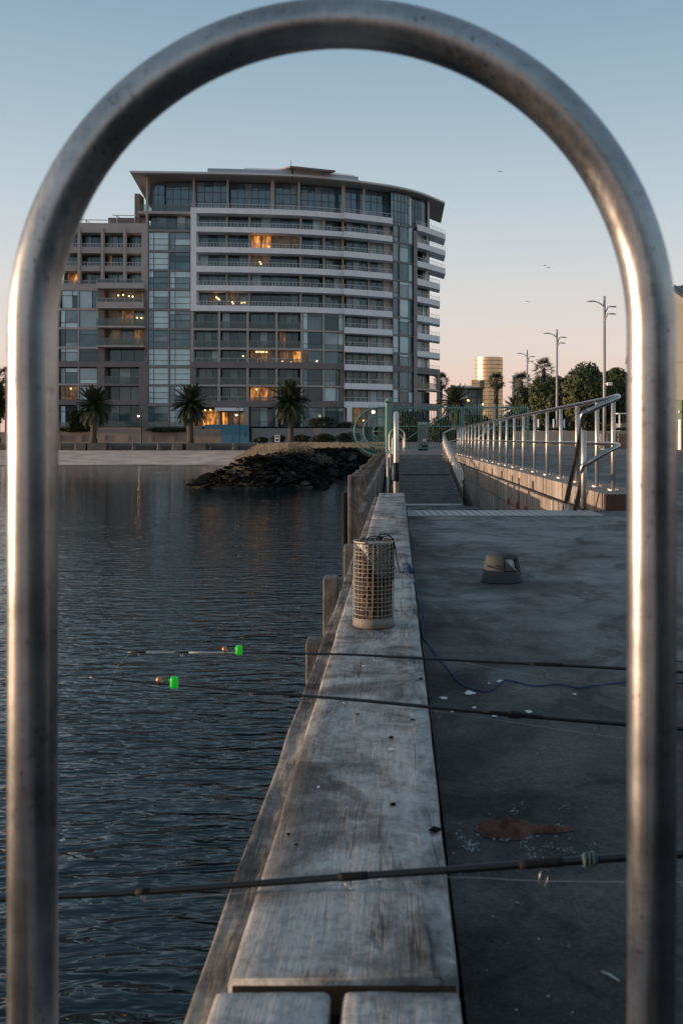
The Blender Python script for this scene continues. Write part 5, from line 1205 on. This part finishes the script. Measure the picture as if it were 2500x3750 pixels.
for row in range(9):
    for col in range(26):
        a0 = 2 * math.pi * (col + .5 * (row % 2)) / 26; z0 = .205 + row * .0185; r_ = BR - .003
        pts = [(BX + r_ * math.cos(a0 + .085 * math.cos(q)), BY + r_ * math.sin(a0 + .085 * math.cos(q)), B0 + z0 + .0085 * math.sin(q)) for q in [2 * math.pi * u / 8 for u in range(8)]]
        if math.cos(a0 - R(205)) > .75: continue
        mb.tube(pts, .0022, 4, closed=True)
mb.build('inner_mesh', m_black, bc, kind='stuff')
MB().lathe([(BR - .012, .21), (BR - .012, .355)], (BX, BY, B0), 24, cap=False).build('inner_bag', plain('pale_bag', (.48, .48, .47), .6, .2), bc)
zt = B0 + BH
MB().tube([(BX - .062, BY - .04, zt - .002), (BX - .055, BY - .03, zt + .012), (BX, BY - .05, zt + .016), (BX + .03, BY - .055, zt + .018), (BX + .08, BY - .03, zt + .008), (BX + .088, BY - .02, zt - .03)], .0026, 6).build('cord', m_black, bc, True)
MB().tube([(BX - .035, BY - .085, zt - .03), (BX - .034, BY - .086, zt + .006), (BX - .022, BY - .075, zt + .024), (BX + .01, BY - .06, zt + .026), (BX + .04, BY - .05, zt + .022), (BX + .06, BY - .05, zt + .028), (BX + .082, BY - .035, zt + .012), (BX + .092, BY - .01, zt - .04)], .0026, 6).build('cord', m_black, bc, True)
MB().tube([(BX + .005, BY - .06, zt + .014), (BX + .03, BY - .05, zt + .034), (BX + .06, BY - .03, zt + .032), (BX + .085, BY - .02, zt + .005)], .0026, 6).build('cord', m_black, bc, True)
MB().ball((BX + .025, BY - .055, zt + .018), .010, 8).build('knot', m_black, bc, True)
MB().tube([(BX - .044, BY - .086, zt - .002), (BX - .044, BY - .088, zt - .05), (BX - .046, BY - .0885, zt - .08)], .0022, 5).build('cord', m_black, bc, True)
# rope
m_rope = plain('blue_rope', (.014, .045, .13), .8, .3, 30)
def kp(px, py, dz=0): Z = .83 * FPX / (py - VY); p = at(px, py, Z); p.z += dz; return p
def dp(px, py, dz=.004): Z = (EYE - DZ) * FPX / (py - VY); p = at(px, py, Z); p.z = DZ + dz; return p
def smooth(pts, n=5):
    pts = [Vector(p) for p in pts]; out = []
    for i in range(len(pts) - 1):
        p0, p1, p2, p3 = pts[max(i - 1, 0)], pts[i], pts[i + 1], pts[min(i + 2, len(pts) - 1)]
        for j in range(n): t = j / n; out.append(.5 * ((2 * p1) + (p2 - p0) * t + (2 * p0 - 5 * p1 + 4 * p2 - p3) * t * t + (3 * p1 - p0 - 3 * p2 + p3) * t ** 3))
    return out + [pts[-1]]
rp_ = thing('blue_rope', 'thin blue rope from the bait cage knot snaking over the kerb and deck', 'rope', (.1, 5, DZ))
P1 = [(BX + .092, BY - .01, zt - .04), (BX + .10, BY + .5, zt - .16), (.02, 5.6, KZ + .05), (.042, 6.05, KZ + .012), (.060, 6.1, KZ + .012)]
MB().tube(smooth(P1), .0028, 6).build('thin_cord', m_black, rp_, True)
P2 = [(.055, 6.05, KZ + .012), (.075, 5.85, KZ + .008), (.092, 5.7, KZ + .004), (.108, 5.3, KZ - .03), (.120, 5.0, DZ + .05), (.128, 4.9, DZ + .02)] + [(.118, 4.7, DZ + .006), dp(1548, 2330), dp(1606, 2415), dp(1637, 2449), dp(1683, 2503), dp(1729, 2526), dp(1790, 2535), dp(1843, 2497), dp(1882, 2499), dp(1958, 2516), dp(2050, 2510), dp(2111, 2523), dp(2180, 2514), dp(2287, 2503), dp(2400, 2500), dp(2560, 2510)]
MB().tube(smooth(P2, 6), .0026, 6).build('strand', m_rope, rp_, True)
P3 = [(.092, 5.7, KZ + .004), (.112, 5.5, KZ - .02), (.132, 5.1, DZ + .03), (.118, 4.65, DZ + .006), (.125, 4.45, DZ + .006)]; MB().tube(smooth(P3, 6), .0026, 6).build('strand', m_rope, rp_, True)
mb = MB(); rr = random.Random(2)
for i in range(14): c = Vector((.045 + i * .003, 6.2 - i * .03, KZ + .012)); mb.tube([c + Vector((rr.uniform(-.022, .022), rr.uniform(-.03, .03), rr.uniform(0, .02))) for _ in range(5)], .0045, 6)
mb.build('rope_bundle', m_rope, rp_, True)
MB().tube(smooth([dp(2300, 2470), dp(2400, 2420), dp(2480, 2424), dp(2560, 2440)]), .0026, 6).build('strand', m_rope, rp_, True)

# fishing rods resting across the kerb
m_guide = plain('guide_steel', (.28, .28, .29), .35, metal=.8); m_tip = plain('pale_tip', (.42, .44, .42), .5); m_wrap = plain('green_wrap', (.045, .085, .072), .8); m_line = Mat('fishing_line').set((.35, .37, .38), .3).m
m_glow = Mat('glow_green').set((.0, .35, .02), .4).emit((.0, .50, .015), .20).m; m_bell = plain('copper_bell', (.45, .20, .10), .35, metal=.6)
def rod(label, pts, Zs_, radii, guides, tipcol=None, wraps=(), joint=None, line=None):
    P_ = [at(px, py, Z) for (px, py), Z in zip(pts, Zs_)]; t = thing('fishing_rod', label, 'fishing rod', P_[-1], 'fishing rods laid across the kerb')
    S_ = smooth(P_, 6); n = len(S_); rad = [radii[0] + (radii[1] - radii[0]) * i / (n - 1) for i in range(n)]
    def on(px):
        for a, b in zip(S_[:-1], S_[1:]):
            xa, xb = VX + a.x * FPX / a.y, VX + b.x * FPX / b.y
            if xa <= px <= xb or xb <= px <= xa: return a.lerp(b, (px - xa) / (xb - xa))
        return S_[-1]
    MB().tube(S_, rad, 10).build('blank', m_rod, t, True)
    for (px, s_) in guides:
        p = on(px); r_ = rad[0] + (rad[1] - rad[0]) * .5
        ring = [p + Vector((s_ * .30 * math.cos(a), s_ * .18 * math.cos(a), -s_ * .95 + s_ * .55 * math.sin(a))) for a in [2 * math.pi * q / 14 for q in range(14)]]
        g = MB().tube(ring, max(.0011, s_ * .06), 6, closed=True).build('guide_ring', m_guide, t, True)
        MB().tube([p + Vector((-s_ * .5, 0, -r_ * .3)), ring[4], ring[3], p + Vector((s_ * .6, 0, -r_ * .3))], max(.001, s_ * .05), 5).build('guide_foot', m_guide, g, True)
        MB().tube([on(px - 26), on(px + 26)], r_ + .0016, 8).build('wrap', m_black, g, True)
    for (xa, xb, mt, k) in wraps:
        q = [on(xa + (xb - xa) * i / 6) for i in range(7)]; rr_ = radii[0] + (radii[1] - radii[0]) * ((xa - pts[0][0]) / (pts[-1][0] - pts[0][0])); MB().tube(q, rr_ + k, 10).build('binding', mt, t, True)
    e, e2 = S_[-1], S_[-4]; d = (e - e2).normalized(); g0 = e - d * .33; MB().tube([g0, g0 + d * .03, e - d * .02, e + d * .02], [rad[-1] + .001, rad[-1] + .006, rad[-1] + .006, rad[-1] + .008], 10).build('grip', m_black, t, True)
    c = e - d * .38 + Vector((0, 0, rad[-1] + .034)); rl_ = MB().tube([c - d * .035, c - d * .03, c - d * .03, c + d * .03, c + d * .03, c + d * .035], [.030, .030, .016, .016, .030, .030], 14).build('reel', m_guide, t, True); MB().tube([c - Vector((0, 0, .036)), c], .006, 6).build('reel_foot', m_black, rl_, True)
    if line: MB().tube(smooth([at(*l) for l in line], 5), .0006, 4).build('line', m_line, t)
    return t, on
K = .83 * FPX
t, on = rod('farthest fishing rod, with a pale tip and green glow stick', [(470, 2388), (800, 2390), (1060, 2393), (1300, 2398), (1700, 2419), (2100, 2438), (2500, 2461), (2900, 2482), (3560, 2514)], [3.63] * 9, (.0019, .0088), [(510, .010), (666, .012), (1375, .018), (2000, .03)], wraps=[(526, 660, m_tip, .0006), (676, 1060, m_tip, .0006), (1940, 2060, m_black, .0018)], line=[(470, 2388, 3.63), (800, 2396, 3.63), (1375, 2412, 3.63), (1640, 2420, 3.63), (2000, 2480, 3.63), (2300, 2520, 3.63)])
MB().tube([on(480), (at(430, 2440, 3.7)), at(380, 2560, 4.2)], .0005, 4).build('line', m_line, t)
def clip(px, py, Z, lab1, lab2, bell, seed):
    p = at(px, py, Z); o = MB().lathe([(.002, -.017), (.0115, -.0155), (.0125, -.008), (.0125, .008), (.0115, .0155), (.002, .017)], p, 12).build('glow_stick', m_glow, loc=p, smooth=True); tag(o, lab1, 'glow stick'); MB().tube([p + Vector((-.016, 0, .006)), p + Vector((.0, 0, .006))], .005, 6).build('clip', m_glow, o, True)
    q = at(*bell, Z); t = thing('rod_bell', lab2, 'bell', q); MB().lathe([(.002, .010), (.007, .008), (.0095, 0), (.0085, -.006), (.004, -.010)], q, 12).build('bell_cup', m_bell, t, True); MB().ball(q + Vector((.008, -.002, -.005)), .006, 8).build('bell_ball', m_guide, t, True); MB().tube([q + Vector((0, 0, -.009)), q + Vector((.002, 0, -.02))], .0015, 5).build('bell_clip', m_black, t)
clip(875, 2381, 3.61, 'bright green glow stick clipped to the pale tip of the farthest rod', 'copper bell just left of the glow stick on the farthest rod', (823, 2377), 1)
t, on = rod('middle fishing rod, sloping down to the right past a green glow stick', [(330, 2480), (620, 2507), (900, 2530), (1120, 2549), (1300, 2563), (1700, 2601), (2100, 2637), (2500, 2668), (2900, 2700), (3090, 2714)], [3.0] * 10, (.002, .0092), [(920, .010), (1265, .014), (1605, .020), (2185, .03)], wraps=[(1862, 1902, m_black, .005), (1770, 1985, m_black, .0014)], line=[(640, 2510, 3.0), (920, 2545, 3.0), (1270, 2580, 3.0), (1605, 2606, 3.0), (2180, 2690, 3.0), (2560, 2740, 3.0)])
clip(638, 2499, 2.98, 'bright green glow stick clipped to the middle rod over the water', 'dull bell just left of the glow stick on the middle rod', (583, 2489), 2)
t, on = rod('nearest and thickest fishing rod, crossing the kerb with a green binding', [(-400, 3312), (0, 3291), (420, 3272), (880, 3240), (1250, 3212), (1600, 3189), (2000, 3160), (2300, 3139), (2800, 3108), (3500, 3066)], [1.80] * 10, (.0050, .0086), [(525, .010), (1275, .018), (1990, .028)], wraps=[(2130, 2185, m_wrap, .0022), (1240, 1345, m_black, .0012), (1900, 2060, m_black, .0012)], line=[(525, 3300, 1.8), (1240, 3240, 1.8), (1640, 3212, 1.8), (1980, 3226, 1.8), (2500, 3230, 1.8)])
q = on(2950); rs_ = thing('rod_rest', 'small forked metal rest holding up the nearest fishing rod', 'rod rest', (q.x, q.y, DZ)); MB().tube([(q.x, q.y, DZ), (q.x, q.y, q.z - .05)], .006, 8).build('stem', m_darkmetal, rs_, True); MB().tube([(q.x, q.y - .03, q.z + .02), (q.x, q.y - .016, q.z - .013), (q.x, q.y, q.z - .05), (q.x, q.y + .016, q.z - .013), (q.x, q.y + .03, q.z + .02)], .005, 8).build('fork', m_darkmetal, rs_, True); MB().lathe([(.06, 0), (.06, .008), (.01, .012)], (q.x, q.y, DZ), 16).build('foot', m_darkmetal, rs_)
mb = MB()
for px in (2140, 2156, 2172): q = on(px); mb.tube([q + Vector((.001 * math.cos(a), .0110 * math.cos(a), .0110 * math.sin(a))) for a in [6.2832 * i / 10 for i in range(10)]], .0028, 6, closed=True)
mb.build('binding_turns', m_wrap, t, True, kind='stuff')

# crumpled rag, scales, droppings
m_rag = plain('rust_rag', (.085, .033, .022), .9, .6, 30, fine=80, bump=.6)
RC = dp(1905, 3040); rag = thing('crumpled_rag', 'crumpled reddish brown rag lying on the dark deck', 'rag', RC)
def blob(cx, cy, rx, ry, h, seed, name):
    mb = MB(); n, mR = 26, 9
    for j in range(mR + 1):
        for i in range(n):
            a = 2 * math.pi * i / n; t = j / mR; e = 1 + .28 * noise.noise((math.cos(a) * 1.6, math.sin(a) * 1.6, seed)); x = rx * t * e * math.cos(a); y = ry * t * e * math.sin(a)
            z = h * (1 - t ** 2) * (.75 + .9 * noise.noise((x * 38, y * 38, seed))) + .010 * noise.noise((x * 90, y * 90, seed + 2)) * (1 - t); mb.v.append((cx + x, cy + y, DZ + .002 + max(0, z)))
    for j in range(mR):
        for i in range(n): mb.f.append((j * n + i, (j + 1) * n + i, (j + 1) * n + (i + 1) % n, j * n + (i + 1) % n)); mb.m.append(0)
    return mb.build(name, m_rag, rag, True)
c = dp(1850, 3040); blob(c.x, c.y, .075, .055, .024, 3, 'cloth_fold'); c = dp(2000, 3040); blob(c.x, c.y, .075, .020, .013, 6, 'cloth_strip'); c = dp(1905, 3035); blob(c.x, c.y, .03, .03, .018, 9, 'cloth_fold')
mb = MB(); rr = random.Random(77)
CL_ = [(rr.gauss(0, 1), rr.gauss(0, 1)) for _ in range(34)]
for _ in range(700):
    ca, cb = rr.choice(CL_); a = ca + rr.gauss(0, .16); b = cb + rr.gauss(0, .16); p = dp(1900 + 110 * a, min(3720, max(2900, 3075 + 50 * b)), .003)
    if p.x < .13: continue
    s_ = .0006 + .0028 * rr.random() ** 3; mb.face([(p.x + s_ * math.cos(q) * rr.uniform(.6, 1.3), p.y + s_ * math.sin(q) * rr.uniform(.8, 2), DZ + .0035 + s_ * .3 * math.cos(q + a)) for q in (0, 1.2, 2.5, 3.8, 5)])
for _ in range(70):
    px, py = rr.uniform(1480, 2450), rr.uniform(2050, 3740); p = dp(px, py, .003)
    if p.x < .12: continue
    s_ = rr.uniform(.0008, .003); mb.face([(p.x + s_ * math.cos(q), p.y + 1.4 * s_ * math.sin(q), DZ + .0035) for q in (0, 1.2, 2.5, 3.8, 5)])
tag(mb.build('fish_scales', plain('scales', (.24, .255, .26), .4), kind='stuff'), 'pale fish scales and grit scattered round the brown rag', 'scales')
rr = random.Random(6)
for (px, py, s_) in [(1719, 2540, .026), (1622, 2558, .018), (1790, 2505, .010), (1832, 2497, .016), (1735, 2594, .012), (1810, 2625, .013), (1935, 2610, .018), (2105, 2545, .010), (1655, 2610, .008)]:
    tag(splat(dp(px, py, .0032), s_ * .8, rr).build('bird_dropping', M_, loc=None), 'dried white bird dropping on the dark deck below the blue rope', 'dropping', 'bird droppings on the deck')
for (px, py, s_) in [(1330, 2444, .012), (1430, 2750, .010), (1166, 2890, .005), (1390, 3290 - 60, .004)]: o = splat(kp(px, py, .0055), s_, rr).build('bird_dropping', M_); tag(o, 'dried white bird dropping on the timber kerb', 'dropping', 'bird droppings on the kerb')
c = dp(2200, 3570, .006); d = dp(2265, 3605, .006); tag(MB().tube([c, c.lerp(d, .5) + Vector((0, .004, 0)), d], [.0012, .0022, .0016], 6).build('pale_twig', m_tip, loc=c), 'short pale twig on the deck near the right leg of the hoop', 'twig')

# dark shed added out of view behind the viewer to darken the steel's reflections
sh_ = thing('added_shed', 'dark boarded shed added unseen behind the viewer to darken the hoop reflections', 'shed', (12, -7, DZ))
for i in range(13): z0 = DZ + i * .2; MB().box(-.1, 26, -7 - .02 * (i % 2), -6.9, z0, z0 + .19).build('board', m_added_shed, sh_)
MB().box(0, 26, -16, -7.1, DZ, DZ + 2.65).build('wall', m_added_shed, sh_)
MB().hexa([(-.4, -6.4, DZ + 2.5), (26.4, -6.4, DZ + 2.5), (26.4, -11.5, DZ + 3.6), (-.4, -11.5, DZ + 3.6), (-.4, -6.4, DZ + 2.65), (26.4, -6.4, DZ + 2.65), (26.4, -11.5, DZ + 3.75), (-.4, -11.5, DZ + 3.75)]).build('roof', m_tile, sh_)
